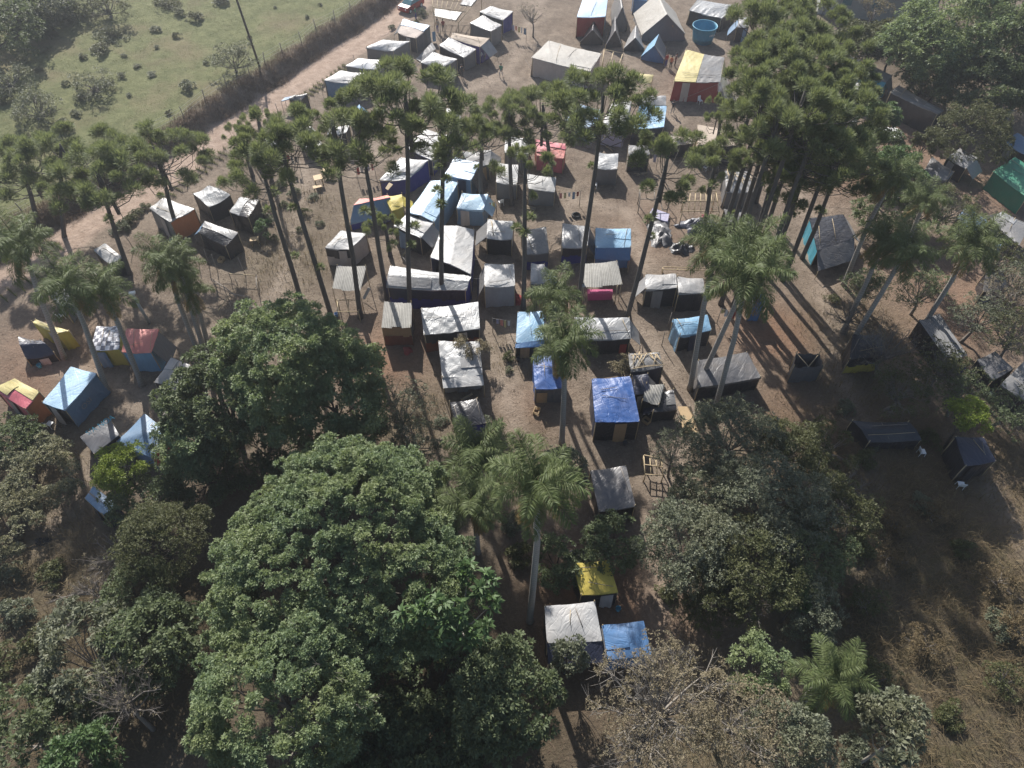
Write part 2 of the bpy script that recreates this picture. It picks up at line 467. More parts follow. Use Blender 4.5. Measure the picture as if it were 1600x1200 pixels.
# road sheet, laid on the ground
rp = []
for i in range(len(RA) - 1):
    n = max(2, int(np.hypot(*(RA[i + 1] - RA[i])) / .8))
    for k in range(n): rp.append(RA[i] + (RA[i + 1] - RA[i]) * k / n)
rp = np.array(rp); k_ = 9
ker = np.ones(k_) / k_
rp = np.stack([np.convolve(np.pad(rp[:, j], k_ // 2, mode='edge'), ker, 'valid') for j in (0, 1)], -1)
tg = np.gradient(rp, axis=0); tg /= np.linalg.norm(tg, axis=1, keepdims=True)
nr = np.stack([tg[:, 1], -tg[:, 0]], -1)
ws = np.linspace(-1, 1, 11)
wid = 1.95 + .25 * np.sin(np.arange(len(rp)) * .35) + .12 * np.sin(np.arange(len(rp)) * 1.1)
RX = rp[:, None, 0] + nr[:, None, 0] * ws * wid[:, None]
RY = rp[:, None, 1] + nr[:, None, 1] * ws * wid[:, None]
rut = -.05 * (np.exp(-((np.abs(ws) - .5) / .16) ** 2))
RZ = ground_h(RX, RY) + .055 + rut - .07 * np.abs(ws) ** 6
idr = np.arange(RX.size).reshape(RX.shape)
Fr = np.stack([idr[:-1, :-1], idr[:-1, 1:], idr[1:, 1:], idr[1:, :-1]], -1).reshape(-1, 4)
me = npmesh('dirt_road', np.stack([RX, RY, RZ], -1).reshape(-1, 3), Fr, MATS['earth'], True)
put_attr(me, RX.ravel(), RY.ravel())
tag(link('dirt_road', me), 'pale pinkish dirt road between the meadow and the camp', None, None, 'structure')
# ------------------------------------------------------------------ shacks and tents
def pw(p, s):
    return mn.noise(Vector((p[0] * 1.0 + s * 3.1, p[1] * 1.0 - s * 1.7, p[2])))
def cloth_grid(fn, nx, ny, seed, amp, skirt, mat, name, parent, off, fold=.5):
    """cloth sheet over fn(u,v); its hem hangs over the edge by about skirt metres"""
    V = []
    c = fn(.5, .5)
    ang = random.Random(seed).uniform(-.9, .9)
    ca, sa = math.cos(ang), math.sin(ang)
    crn = [(Vector(fn(u, v)), k) for k, (u, v) in enumerate(((0, 0), (1, 0), (1, 1), (0, 1)))]
    size = max((crn[0][0] - crn[2][0]).length * .55, .5)
    crn = random.Random(seed * 3 + 1).sample(crn, 2)
    for j in range(ny + 1):
        for i in range(nx + 1):
            p = Vector(fn(i / nx, j / ny))
            fan = 0
            for K, kk in crn:
                d = p - K; r = d.length
                fan += (abs(mn.noise(Vector((math.atan2(d.y, d.x) * 5.5 + kk * 9, seed, 1)))) - .2) * math.exp(-(r / size) ** 2) * min(1, r * 2.5)
            x, y = p.x * ca + p.y * sa, -p.x * sa + p.y * ca
            w = amp * (.55 * pw((x * .55, y * .55, 0), seed) + .9 * fold * (abs(pw((x * 2.4, y * .25, 5), seed)) - .25) + .15 * pw((x * 2.7, y * 2.7, 9), seed) + .5 * fold * (abs(pw((y * 2.2, x * .3, 2), seed)) - .2) + 1.5 * fold * fan)
            V.append(p + Vector((0, 0, w)) - off)
    n1 = nx + 1
    Fc = [(j * n1 + i, (j + 1) * n1 + i, (j + 1) * n1 + i + 1, j * n1 + i + 1) for j in range(ny) for i in range(nx)]
    per = [i for i in range(nx)] + [j * n1 + nx for j in range(ny)] + [ny * n1 + nx - i for i in range(nx)] + [(ny - j) * n1 for j in range(ny)]
    k0 = len(V); m = len(per)
    for k in per:
        V.append(V[k].copy())
    for q, k in enumerate(per):
        p = V[k] + off
        d = Vector((p.x - c.x, p.y - c.y, 0)).normalized()
        hn = .5 + .9 * mn.noise(Vector((p.x * .9, p.y * .9, seed))) + .25 * mn.noise(Vector((p.x * 4, p.y * 4, seed)))
        V.append(V[k] + d * .02 + Vector((0, 0, -skirt * max(.15, hn))))
    Fc += [(k0 + q, k0 + (q + 1) % m, k0 + m + (q + 1) % m, k0 + m + q) for q in range(m)]
    return link(name, mesh(name, V, Fc, mat, True), parent)
def wall_sheet(tops, bots, rows, seed, mat, name, parent, off, out, amp=.05, z0=0., z1=1.):
    V, Fc = [], []
    n = len(tops)
    for j in range(rows + 1):
        f = z1 + (z0 - z1) * j / rows
        for i in range(n):
            p = bots[i].lerp(tops[i], f)
            w = amp * (pw((i * .45, f * 1.2, seed), seed + 4) + .6 * math.sin(i * 1.9 + seed) * (1 - f * .5))
            if j == 0 and z1 >= 1: w = 0
            V.append(p + out * w - off)
    for j in range(rows):
        for i in range(n - 1):
            a = j * n + i
            Fc.append((a, a + n, a + n + 1, a + 1))
    return link(name, mesh(name, V, Fc, mat, True), parent)
def corr_roof(fn, W, D, mat, parent, off, along='v'):
    """corrugated sheets laid side by side, each a part"""
    n = max(2, round(W / .95))
    for k in range(n):
        u0, u1 = k / n, (k + 1) / n + .012
        dz = RNG.uniform(-.012, .03); dv0, dv1 = RNG.uniform(-.04, .03), RNG.uniform(-.03, .05)
        m = 26; V = []; Fc = []
        for j in range(3):
            v = dv0 + (1 + dv1 - dv0) * j / 2
            for i in range(m + 1):
                u = u0 + (u1 - u0) * i / m
                p = Vector(fn(min(u, 1.02), v))
                V.append(p + Vector((0, 0, dz + (k % 2) * .02 + .034 * math.sin(i / m * 2 * math.pi * 6))) - off)
        for j in range(2):
            for i in range(m):
                a = j * (m + 1) + i
                Fc.append((a, a + m + 1, a + m + 2, a + 1))
        link('roof_sheet', mesh('roof_sheet', V, Fc, MATS[mat], True), parent)

SEED = [0]
SPOTS = []
def shack(label, q, roof='silver', front='black', side='black', zf=2.25, zn=1.95, style='flat', rise=.14, name='tarp_shack', cat='shack',  # black tarp, also standing in for shade on the backlit near faces
          group='tarp shacks of the camp', amp=.085, skirt=.14, fold=.9, right=None, left=None, back=None, posts=True, over=.0, poles=0, awning=None, corr=False,
          roof2=None, split=.5, splitaxis='u', door=None, wamp=.085, top_posts=True, extras=True):
    SEED[0] += 1; sd = SEED[0] * 1.37
    amp *= .62
    jr = random.Random(SEED[0] * 17)
    zs = (zf, zf, zn, zn) if isinstance(zf, (int, float)) else (zf[0], zf[1], zn[1], zn[0])
    A, B, C_, D = [Z(q[2 * i], q[2 * i + 1], zs[i]) for i in range(4)]
    jz = min(.16, .1 * zs[0])
    for p_ in (A, B, C_, D): p_.z += jr.uniform(-jz, jz)
    ctr = (A + B + C_ + D) / 4
    base = Vector((ctr.x, ctr.y, hz(ctr.x, ctr.y)))
    t = empty(name, base)
    tag(t, label, cat, group)
    def R(u, v):
        p = A * ((1 - u) * (1 - v)) + B * (u * (1 - v)) + C_ * (u * v) + D * ((1 - u) * v)
        es = .09 if zs[0] > 1.2 else .03
        p = p - Vector((0, 0, es * (math.sin(math.pi * u) ** 2 * abs(2 * v - 1) + math.sin(math.pi * v) ** 2 * abs(2 * u - 1))))
        if style == 'flat': p = p + Vector((0, 0, rise * (4 * v * (1 - v)) * (.4 + .6 * 4 * u * (1 - u))))
        elif style == 'gx': p = p + Vector((0, 0, rise * (1 - abs(2 * v - 1)) - .06 * math.sin(math.pi * u)))
        elif style == 'gy': p = p + Vector((0, 0, rise * (1 - abs(2 * u - 1)) - .06 * math.sin(math.pi * v)))
        elif style == 'hip': p = p + Vector((0, 0, rise * min(1, 2.2 * min(u, 1 - u, v, 1 - v) + .001)))
        elif style == 'dome': p = p + Vector((0, 0, rise * math.sqrt(max(0, 1 - (max(abs(2 * u - 1), abs(2 * v - 1))) ** 2))))
        elif style == 'sag': p = p + Vector((0, 0, -rise * math.sin(math.pi * u) * math.sin(math.pi * v)))
        return p
    W = ((B - A).length + (C_ - D).length) / 2; Dp = ((D - A).length + (C_ - B).length) / 2
    nx, ny = max(8, min(46, int(W / .14))), max(8, min(46, int(Dp / .14)))
    if style == 'gx': ny += ny % 2
    if style == 'gy': nx += nx % 2
    if corr: corr_roof(R, W, Dp, roof, t, base)
    elif roof2:
        if splitaxis == 'u':
            cloth_grid(lambda u, v: R(u * split, v), max(4, int(nx * split)), ny, sd, amp, skirt, MATS[roof], 'roof_tarp', t, base, fold)
            cloth_grid(lambda u, v: R(split + u * (1 - split), v) - Vector((0, 0, .05)), max(4, int(nx * (1 - split))), ny, sd + 9, amp, skirt, MATS[roof2], 'roof_tarp', t, base, fold)
        else:
            cloth_grid(lambda u, v: R(u, v * split), nx, max(4, int(ny * split)), sd, amp, skirt * .6, MATS[roof], 'roof_tarp', t, base, fold)
            cloth_grid(lambda u, v: R(u, split + v * (1 - split)) - Vector((0, 0, .05)), nx, max(4, int(ny * (1 - split))), sd + 9, amp, skirt, MATS[roof2], 'roof_tarp', t, base, fold)
    elif roof: cloth_grid(R, nx, ny, sd, amp, skirt, MATS[roof], 'roof_tarp', t, base, fold)
    rt = t.children[0] if len(t.children) else t
    ins = lambda p: Vector((ctr.x + (p.x - ctr.x) * (1 - .04 - over), ctr.y + (p.y - ctr.y) * (1 - .04 - over), p.z - .045))
    for nm, f, m in (('front', lambda s: R(s, 1), front), ('right', lambda s: R(1, 1 - s), right or side), ('back', lambda s: R(1 - s, 0), back or side), ('left', lambda s: R(0, s), left or side)):
        if m in (None, 'open'): continue
        L = (f(0) - f(1)).length; n = max(5, int(L / .35)); n += n % 2
        tops = [ins(f(i / n)) for i in range(n + 1)]
        lean = jr.uniform(-.05, .14)
        bots = [Vector((ctr.x + (p.x - ctr.x) * (1 + lean * .5), ctr.y + (p.y - ctr.y) * (1 + lean * .5), hz(p.x, p.y) - .06)) for p in tops]
        out = Vector((tops[-1].y - tops[0].y, tops[0].x - tops[-1].x, 0)).normalized() * (1 if nm else 1)
        if '/' in m:
            a, b = m.split('/')
            wall_sheet(tops, bots, 3, sd + len(nm), MATS[a], 'wall_tarp', t, base, out, wamp, .47, 1)
            wall_sheet([p + out * .03 for p in tops], [p + out * .03 for p in bots], 3, sd + len(nm) + 3, MATS[b], 'lower_wall_cloth', t, base, out, wamp, 0, .55)
        elif m == 'planks':
            k = max(3, int(L / .3))
            for i in range(k):
                p0, p1 = tops[0].lerp(tops[-1], i / k), tops[0].lerp(tops[-1], (i + .95) / k)
                g0, g1 = Vector((p0.x, p0.y, base.z - .05)), Vector((p1.x, p1.y, base.z - .05))
                o = out * RNG.uniform(.02, .05)
                MB().add([p0 + o, p1 + o, g1 + o, g0 + o, p0, p1, g1, g0], [(0, 1, 2, 3), (7, 6, 5, 4), (0, 4, 5, 1), (1, 5, 6, 2), (2, 6, 7, 3), (3, 7, 4, 0)]).build('plank', MATS['woodgrey'], t)
        else:
            wall_sheet(tops, bots, 5, sd + len(nm), MATS[m], 'wall_tarp', t, base, out, wamp)
    if posts:
        for u, v in ((0, 0), (1, 0), (1, 1), (0, 1)):
            p = ins(R(u, v)); o = Vector((p.x - ctr.x, p.y - ctr.y, 0)).normalized() * .03
            stick(Vector((p.x, p.y, base.z - .1)) + o, p + o + Vector((0, 0, RNG.uniform(.02, .3) if top_posts else .0)), .042, MATS['wood'], t, 'corner_post', .03)
    for k in range(poles):
        u0, v0 = RNG.uniform(.0, 1), RNG.uniform(-.05, .3); u1, v1 = min(1, max(0, u0 + RNG.uniform(-.4, .4))), RNG.uniform(.75, 1.05)
        if k % 4 == 3: u0, v0, u1, v1 = v0, u0, v1, min(1, max(0, u0 + RNG.uniform(-.3, .3)))
        stick(R(u0, v0) + Vector((0, 0, .14 + .02 * k % .1)), R(u1, v1) + Vector((0, 0, .12 + .03 * k % .1)), .035, MATS['wood'], rt, 'roof_pole', .04)
    if awning:
        m, dist, z = awning
        n_ = (D - A).normalized(); n_.z = 0
        e0, e1 = D + n_ * dist, C_ + n_ * dist; e0.z = e1.z = z
        cloth_grid(lambda u, v: (D - Vector((0, 0, .04))).lerp(C_ - Vector((0, 0, .04)), u).lerp(e0.lerp(e1, u), v), nx, 7, sd + 2, amp * .8, .06, MATS[m], 'front_flap', t, base, fold)
        for e in (e0, e1): stick((e.x, e.y, base.z - .1), e, .035, MATS['wood'], t, 'flap_post', .02)
    if extras and roof and not corr and zs[0] > 1.2:
        for k in range(jr.choice((0, 0, 1))):
            du, dv = jr.uniform(.3, .55), jr.uniform(.35, .8); u0, v0 = jr.choice((.0, 1 - du)), jr.uniform(0, 1 - dv)
            pm = jr.choice({'black': ('darkgrey', 'grey', 'navyblack'), 'navyblack': ('darkgrey', 'black'), 'darkgrey': ('black', 'grey')}.get(roof, ((roof,) if roof not in ('silver', 'white', 'lightgrey', 'grey') else ('silver', 'white', 'lightgrey'))))
            cloth_grid(lambda u, v: R(min(.99, u0 + du * u), min(.99, v0 + dv * v)) + Vector((0, 0, .05)), 14, 14, sd, amp, .09, MATS[pm], 'roof_patch', rt, base, .6)
        for k in range(jr.choice((0, 1, 2, 2, 3))):
            u0 = jr.uniform(.05, .95); a, b = (R(u0, jr.uniform(0, .3)), R(min(.98, max(.02, u0 + jr.uniform(-.2, .2))), jr.uniform(.6, 1))) if jr.random() < .5 else (R(jr.uniform(0, .3), u0), R(jr.uniform(.6, 1), min(.98, max(.02, u0 + jr.uniform(-.2, .2)))))
            stick(a + Vector((0, 0, .13)), b + Vector((0, 0, .13)), .022, MATS[jr.choice(('wood', 'woodgrey'))], rt, 'roof_batten', .03, 4)
        if jr.random() < .34 and style == 'flat':
            sgn = 1 if jr.random() < .5 else 0
            a0, a1 = (R(1, .08), R(1, .9)) if sgn else (R(0, .08), R(0, .9))
            o_ = ((B - A) if sgn else (A - B)).normalized() * jr.uniform(.7, 1.2); o_.z = 0
            zl = base.z + jr.uniform(.7, 1.3)
            b0, b1 = a0 + o_, a1 + o_; b0.z = b1.z = zl
            fm = jr.choice((roof, 'darkgrey', 'black', 'grey', 'navyblack', 'lightgrey', 'steelblue'))
            dn = Vector((0, 0, .06))
            cloth_grid(lambda u, v: (a0 - dn).lerp(b0, u).lerp((a1 - dn).lerp(b1, u), v), 9, max(6, int(Dp / .2)), sd + 41, .07, .12, MATS[fm], 'side_flap', t, base, .9)
            for e in (b0, b1): stick((e.x, e.y, base.z - .1), e, .03, MATS['woodgrey'], t, 'flap_post', .03)
        if front not in (None, 'open') and not door and jr.random() < .55:
            u0 = jr.uniform(.1, .6); n_ = (D - A).normalized(); n_.z = 0
            a, b = ins(R(u0, 1)) + n_ * .1, ins(R(u0 + min(.35, .9 / W), 1)) + n_ * .1
            tp = [a.lerp(b, i / 6) - Vector((0, 0, .15)) for i in range(7)]
            wall_sheet(tp, [Vector((q_.x, q_.y, base.z)) + n_ * .12 for q_ in tp], 5, sd + 31, MATS[jr.choice(('grey', 'navyblack', 'steelblue', 'cardboard', 'lightgrey', 'black', 'beige'))], 'door_flap', t, base, n_, .08)
    if door:
        m, u0, u1, hgt = door
        a, b = ins(R(u0, 1)), ins(R(u1, 1))
        o = (D - A).normalized() * .05; o.z = 0
        q4 = [Vector((a.x, a.y, base.z)) + o, Vector((b.x, b.y, base.z)) + o, Vector((b.x, b.y, base.z + hgt)) + o, Vector((a.x, a.y, base.z + hgt)) + o]
        MB().slab(q4, .03).build('door', MATS[m], t)
    if zs[0] > 1.2:
        n_ = (D - A).normalized(); n_.z = 0
        for k in range(jr.choice((0, 0, 1, 1))):
            q_ = R(jr.uniform(-.05, 1.1), 1) + n_ * jr.uniform(.35, 1.1)
            SPOTS.append((q_.x, q_.y, jr.randrange(6), jr.uniform(0, 6)))
    return t, R, base
S = shack
def lettering(txt, p0, p1, size, mat, parent, off, up=Vector((0, 0, 1))):
    """flat painted letters between two wall points"""
    cu = bpy.data.curves.new('lettering', 'FONT'); cu.body = txt; cu.size = size; cu.materials.append(MATS[mat])
    tmp = bpy.data.objects.new('lettering', cu); COL.objects.link(tmp)
    me = bpy.data.meshes.new_from_object(tmp.evaluated_get(bpy.context.evaluated_depsgraph_get()))
    bpy.data.objects.remove(tmp); bpy.data.curves.remove(cu)
    me.name = 'lettering'
    o = link('lettering', me)
    x = (Vector(p1) - Vector(p0)).normalized(); y = up; z = x.cross(y).normalized(); y = z.cross(x)
    from mathutils import Matrix
    o.parent = parent
    o.matrix_local = Matrix(((x.x, y.x, z.x, p0[0] - off.x), (x.y, y.y, z.y, p0[1] - off.y), (x.z, y.z, z.z, p0[2] - off.z), (0, 0, 0, 1)))
    return o

# --- along the road, top of the picture
S('shack with pale blue and pink mottled roof nearest the red car', (630, 29, 672, 41, 650, 61, 621, 50), 'iceblue', 'black', 'darkgrey', roof2='beige', split=.45, splitaxis='v')
S('shack with silver roof bulging upward beside the dirt road', (600, 62, 641, 65, 615, 81, 572, 76), 'silver', 'darkgrey', 'grey', rise=.4)
S('shack with plain bright white flat roof by the road', (560, 90, 607, 93, 587, 107, 540, 104), 'brightwhite', 'grey', 'grey', amp=.02, fold=.2)
S('shack with whitish ribbed roof and blue printed front, lowest in the roadside row', (532, 111, 572, 116, 545, 131, 506, 127), 'white', 'steelblue', 'darkgrey', amp=.03)
S('small low dark hut at the road edge above the araucarias', (458, 147, 480, 146, 470, 155, 452, 156), 'darkgrey', 'black', 'black', zf=1.7, zn=1.5)
S('upper of two pale roofed shacks beside the timber framed shed', (767, 8, 802, 18, 786, 30, 749, 19), 'white', 'black', 'black', right='navy')
S('lower of two pale roofed shacks beside the timber framed shed', (755, 25, 784, 38, 767, 50, 734, 36), 'lightgrey', 'darkgrey', 'grey')
S('shack with brownish patched roof and purple curtain wall', (707, 51, 765, 60, 750, 73, 704, 60), 'tan', 'purple', 'black', right='purple', zf=2.5, zn=2.3)
S('shack with wrinkled grey roof adjoining the purple curtained shack', (702, 60, 744, 75, 725, 89, 686, 72), 'lightgrey', 'black', 'darkgrey')
S('shack with torn crumpled whitish roof and narrow orange door', (677, 82, 715, 94, 692, 104, 657, 97), 'white', 'black', 'darkgrey', amp=.14, door=('orange', .8, 1, 1.9))
# --- top middle
S('tall shack with white and blue sheet roof at the top edge', (912, -6, 950, -5, 946, 26, 901, 27), 'iceblue', 'red', 'rust', right='blue', zf=3.0, zn=2.7, amp=.03)
S('small black gable tent in front of the blue and white roofed shack', (917, 48, 937, 46, 943, 66, 906, 66), 'black', 'black', 'black', zf=.5, zn=.5, style='gy', rise=1.7, name='gable_tent', cat='tent', group='gable tents')
S('narrow dark gable tent between the black tent and the grey one', (952, 50, 966, 46, 972, 70, 946, 72), 'darkgrey', 'black', 'black', zf=.5, zn=.5, style='gy', rise=2.0, name='gable_tent', cat='tent', group='gable tents')
S('tall steep greyish gable tent beside the big cream tent', (955, 12, 974, 10, 981, 40, 957, 42), 'grey', 'darkgrey', 'darkgrey', zf=.8, zn=.8, style='gy', rise=2.6, name='gable_tent', cat='tent', group='gable tents')
S('large cream ridge tent with dark open gable front', (990, 20, 1056, 20, 1071, 54, 1003, 54), 'cream', 'darkgrey', 'lightgrey', zf=.9, zn=.9, style='gy', rise=2.7, name='gable_tent', cat='tent', group='gable tents', door=('cardboard', .55, .7, 2.0), amp=.06)  # dark front sheet stands in for shade inside the open gable
S('little grey gable tent next to the small blue tent', (982, 58, 1001, 56, 1007, 76, 974, 76), 'lightgrey', 'black', 'darkgrey', zf=.6, zn=.5, style='gy', rise=1.5, name='gable_tent', cat='tent', group='gable tents')
S('small bright blue gable tent with grey right slope', (1012, 72, 1041, 74, 1038, 94, 1001, 88), 'skyblue', 'blue', 'blue', zf=.7, zn=.6, style='gy', rise=1.7, name='gable_tent', cat='tent', group='gable tents', roof2='grey', split=.5)
S('blue tarp hut at the top edge behind the big cream tent', (990, -12, 1012, -12, 1012, 0, 990, 0), 'blue', 'blue', 'blue')
S('shack with ragged silvery roof behind the blue water tub', (1090, 0, 1152, 9, 1128, 27, 1077, 15), 'silver', 'black', 'black', amp=.16)
S('long shack with cream canvas roof alone on the open ground', (857, 63, 940, 82, 922, 112, 830, 91), 'cream', 'beige', 'beige', zf=2.5, zn=2.3, amp=.08)
S('small flat awning of pale yellow cloth behind the araucarias', (983, 110, 1021, 119, 1017, 129, 985, 122), 'paleyellow', None, None, name='cloth_awning', cat='awning')
S('red walled shack half roofed with rumpled yellow tarp', (1072, 77, 1132, 90, 1125, 129, 1053, 125), 'paleyellow', 'red', 'red', zf=2.9, zn=2.6, roof2='grey', split=.48, amp=.12)
S('white roofed hut with lilac front under the araucaria branches', (960, 155, 987, 160, 975, 201, 939, 197), 'white', 'lilac', 'lilac', zf=2.6, zn=2.3)
S('shack with pale blue sagging roof next to the white and lilac hut', (1000, 165, 1042, 165, 1037, 200, 987, 200), 'skyblue', 'navyblack', 'black', style='sag', rise=.2, roof2=None)
S('whitish roofed hut directly behind the pale blue sagging roof', (1003, 148, 1041, 148, 1041, 163, 1001, 163), 'lightgrey', 'black', 'black')
S('blue roofed hut half hidden under an araucaria crown', (907, 162, 942, 172, 925, 200, 880, 190), 'steelblue', 'steelblue', 'steelblue')
S('small shack with shiny white roof and dark front beside the araucaria trunk', (931, 240, 966, 241, 965, 265, 930, 263), 'silver', 'darkgrey', 'grey')
S('grey roofed open hut with dark front below the pale blue roof', (982, 227, 1012, 226, 1015, 243, 982, 243), 'grey', 'black', 'woodgrey')  # black front sheet stands in for the hut's shaded inside
S('tan canvas shelter with black open front under the dense araucarias', (1090, 196, 1155, 205, 1155, 229, 1091, 225), 'tan', 'black', 'tan', zf=2.6, zn=2.5, amp=.09)  # black sheet paints the shade seen through the open front
S('tiny grey pyramid tent near the tan shelter', (1104, 254, 1118, 253, 1124, 264, 1098, 263), 'lightgrey', 'grey', 'grey', zf=.3, zn=.3, style='gy', rise=1.6, name='gable_tent', cat='tent', group='gable tents')
S('shack with loose poles laid over its light roof', (1132, 268, 1172, 270, 1178, 301, 1135, 301), 'lightgrey', 'grey', 'grey', poles=9)
S('dark grey shack below the pole covered roof', (1131, 327, 1168, 332, 1177, 353, 1138, 348), 'grey', 'navyblack', 'black')
S('tiny shack with pinkish mat roof beside the tan shelter', (1046, 212, 1080, 213, 1084, 224, 1050, 224), 'beige', 'black', 'black', zf=1.9, zn=1.7)
# --- under the central araucarias
S('small blue tent seen through a gap in the araucaria crowns', (553, 173, 573, 172, 578, 182, 546, 184), 'skyblue', 'blue', 'blue', zf=1.2, zn=1.1, style='gy', rise=.8, name='gable_tent', cat='tent', group='gable tents')
S('white tent with deep blue end wall left of the araucaria trunks', (420, 210, 442, 226, 408, 249, 394, 232), 'white', 'navy', 'navy', zf=1.6, zn=1.4, style='gy', rise=.6)
S('dark shack half hidden beside the blue ended white tent', (463, 200, 486, 196, 494, 206, 466, 211), 'darkgrey', 'black', 'black')
S('white roofed hut hidden under the left central araucaria', (515, 196, 546, 195, 541, 209, 510, 208), 'white', 'black', 'black')
S('pale low tarp hut by the man in the white shirt', (470, 217, 487, 216, 496, 234, 476, 232), 'lightgrey', 'grey', 'grey', zf=1.5, zn=1.3)
S('upper long shack with rumpled white roof and blue side wall', (665, 203, 705, 213, 675, 250, 632, 230), 'white', 'black', 'navy', right='navy', amp=.12)
S('lower long shack with shiny silver roof and blue side wall', (626, 246, 670, 252, 637, 279, 592, 283), 'silver', 'navy', 'navy', right='navy', amp=.16)
S('white tarp hut between the araucaria crowns near the silver long shack', (697, 168, 714, 165, 722, 190, 700, 194), 'white', 'grey', 'grey')
S('low shack with flat grey roof behind the ice blue one', (722, 238, 768, 232, 765, 256, 735, 260), 'grey', 'darkgrey', 'grey')
S('shack with smooth flat ice blue roof', (710, 246, 750, 255, 736, 283, 695, 274), 'iceblue', 'steelblue', 'steelblue', zf=2.7, zn=2.6, amp=.03, fold=.3, rise=.05)
S('long shack with dull pale blue tarp roof and dark near end', (672, 281, 716, 287, 678, 346, 636, 331), 'paleblue', 'black', 'steelblue', right='steelblue', zf=2.5, zn=2.5, style='gy', rise=.35, amp=.09)
S('silver flap shelter joined to the near end of the long pale blue shack', (636, 332, 678, 347, 657, 371, 615, 354), 'silver', 'black', 'black', zf=2.4, zn=2.2, amp=.1)
S('square shack with slate blue drooping roof beside the ice blue roof', (722, 302, 763, 302, 755, 328, 713, 325), 'paleblue', 'steelblue', 'steelblue', skirt=.5, amp=.1)
S('patchwork tent of salmon and blue cloth with mustard yellow end', (562, 312, 606, 306, 616, 330, 546, 347), 'salmon', 'navy', 'yellow', zf=1.8, zn=1.2, style='gx', rise=.8, right='yellow', roof2='steelblue', split=.5, splitaxis='v', name='patchwork_tent', cat='tent')
S('tall mustard yellow tarp hut behind the patchwork tent', (600, 305, 628, 302, 630, 322, 612, 328), 'yellow', 'yellow', 'yellow')
S('shack with white roof, black band and beige cloth walls', (533, 360, 573, 364, 546, 390, 507, 385), 'white', 'black/beige', 'beige', right='beige', amp=.1, zf=2.5, zn=2.3)
S('open hut with shiny corrugated roof below the beige walled shack', (527, 416, 572, 416, 562, 455, 519, 452), 'corr', 'open', None, zf=2.5, zn=2.2, corr=True)
t, R, b = S('long white tarp hall with dark blue front wall', (610, 416, 737, 432, 729, 454, 604, 450), 'silver', 'navyblack/navy', 'navy', zf=2.7, zn=2.5, style='gx', rise=.35, amp=.1)
lettering('Cm Wo', R(.72, 1) + Vector((0, -.12, -2.1)), R(.95, 1) + Vector((0, -.12, -2.1)), .42, 'lightgrey', t, b)
S('white tarp wing running back from the long blue fronted hall', (691, 354, 741, 360, 736, 430, 672, 402), 'white', None, 'lightgrey', zf=2.9, zn=2.85, style='gy', rise=.3, right='navy', amp=.1)
S('hut with fibre cement sheet roof and rusty red front', (600, 472, 643, 472, 642, 511, 596, 510), 'corr', 'cardboard/rust', 'darkgrey', zf=2.5, zn=2.2, corr=True)
S('shack with glossy creased silver roof and rust red front', (658, 483, 747, 472, 750, 514, 662, 522), 'silver', 'black/rust', 'rust', amp=.14, fold=1.2, zf=2.4, zn=2.2)
S('shack with silver grey tarp roof in two folds and pale hanging hem', (685, 534, 749, 534, 754, 585, 691, 590), 'silver', 'lightgrey', 'darkgrey', amp=.12, awning=('white', .9, 1.7))
S('low shack with glossy black tarp roof and blue front', (702, 627, 746, 621, 760, 660, 714, 666), 'black', 'navy', 'navyblack', amp=.09, zf=2.2, zn=1.8)
S('shack with white roof and long grey front sheet near two araucaria trunks', (757, 411, 803, 413, 805, 447, 757, 449), 'white', 'lightgrey', 'lightgrey', zf=2.7, zn=2.5, amp=.12)
S('grey roofed shack with blue lower front behind a thin araucaria', (815, 357, 853, 356, 858, 394, 822, 396), 'grey', 'darkgrey/navy', 'grey', amp=.09)
S('small whitish shack tucked above the grey roofed blue fronted one', (762, 342, 803, 345, 800, 375, 760, 372), 'white', 'black', 'lightgrey', amp=.09)
S('shack with grey canvas roof and dark front left of the blue box shack', (879, 347, 922, 353, 918, 385, 878, 386), 'lightgrey', 'black/navy', 'grey', amp=.12)
S('box shack with bright blue roof in two shades and striped cloth below', (931, 354, 986, 358, 986, 387, 931, 385), 'skyblue', 'blue', 'blue', zf=2.7, zn=2.6, amp=.05, awning=('blue', .55, 1.55), right='red')
S('kiosk with pale corrugated roof and pink front counter', (910, 411, 964, 410, 972, 442, 909, 449), 'corr', None, None, zf=2.6, zn=2.3, corr=True, name='corrugated_kiosk', cat='kiosk')
S('left of two grey topped black walled shacks standing together', (1009, 427, 1056, 429, 1058, 451, 1009, 450), 'lightgrey', 'black', 'black', amp=.1, skirt=.3, zf=2.4, zn=2.3)
S('right of two grey topped black walled shacks standing together', (1058, 432, 1099, 435, 1102, 457, 1060, 459), 'lightgrey', 'black', 'black', amp=.1, skirt=.3, zf=2.4, zn=2.3)
S('narrow grey hut between white roofed shack and corrugated kiosk', (830, 412, 851, 411, 857, 440, 829, 442), 'lightgrey', 'darkgrey', 'lightgrey', amp=.08)
S('shack with sky blue and blue folded tarp roof left of the palm', (809, 487, 850, 486, 850, 532, 806, 535), 'skyblue', 'black', 'blue', amp=.06, awning=('blue', .45, 1.75))
S('shack with shiny silver grey roof and red cloth corner behind the palm', (897, 497, 984, 496, 986, 528, 918, 533), 'silver', 'black', 'darkgrey', amp=.1, zf=2.3, zn=1.9, door=('red', .78, .95, 1.1))
S('narrow shack with blue roof hidden by palm fronds', (832, 555, 876, 555, 880, 606, 836, 608), 'royal', 'darkgrey', 'royal', amp=.09, door=('cardboard', .05, .45, 1.3))
S('shack with crumpled light blue tarp roof and black slatted front', (1051, 499, 1106, 490, 1112, 515, 1062, 525), 'skyblue', 'black', 'black', left='skyblue', skirt=.35, amp=.12)
S('dark shack with a jumble of timber poles on its roof', (982, 552, 1030, 550, 1036, 575, 985, 583), 'grey', 'navyblack', 'black', poles=14, amp=.1)
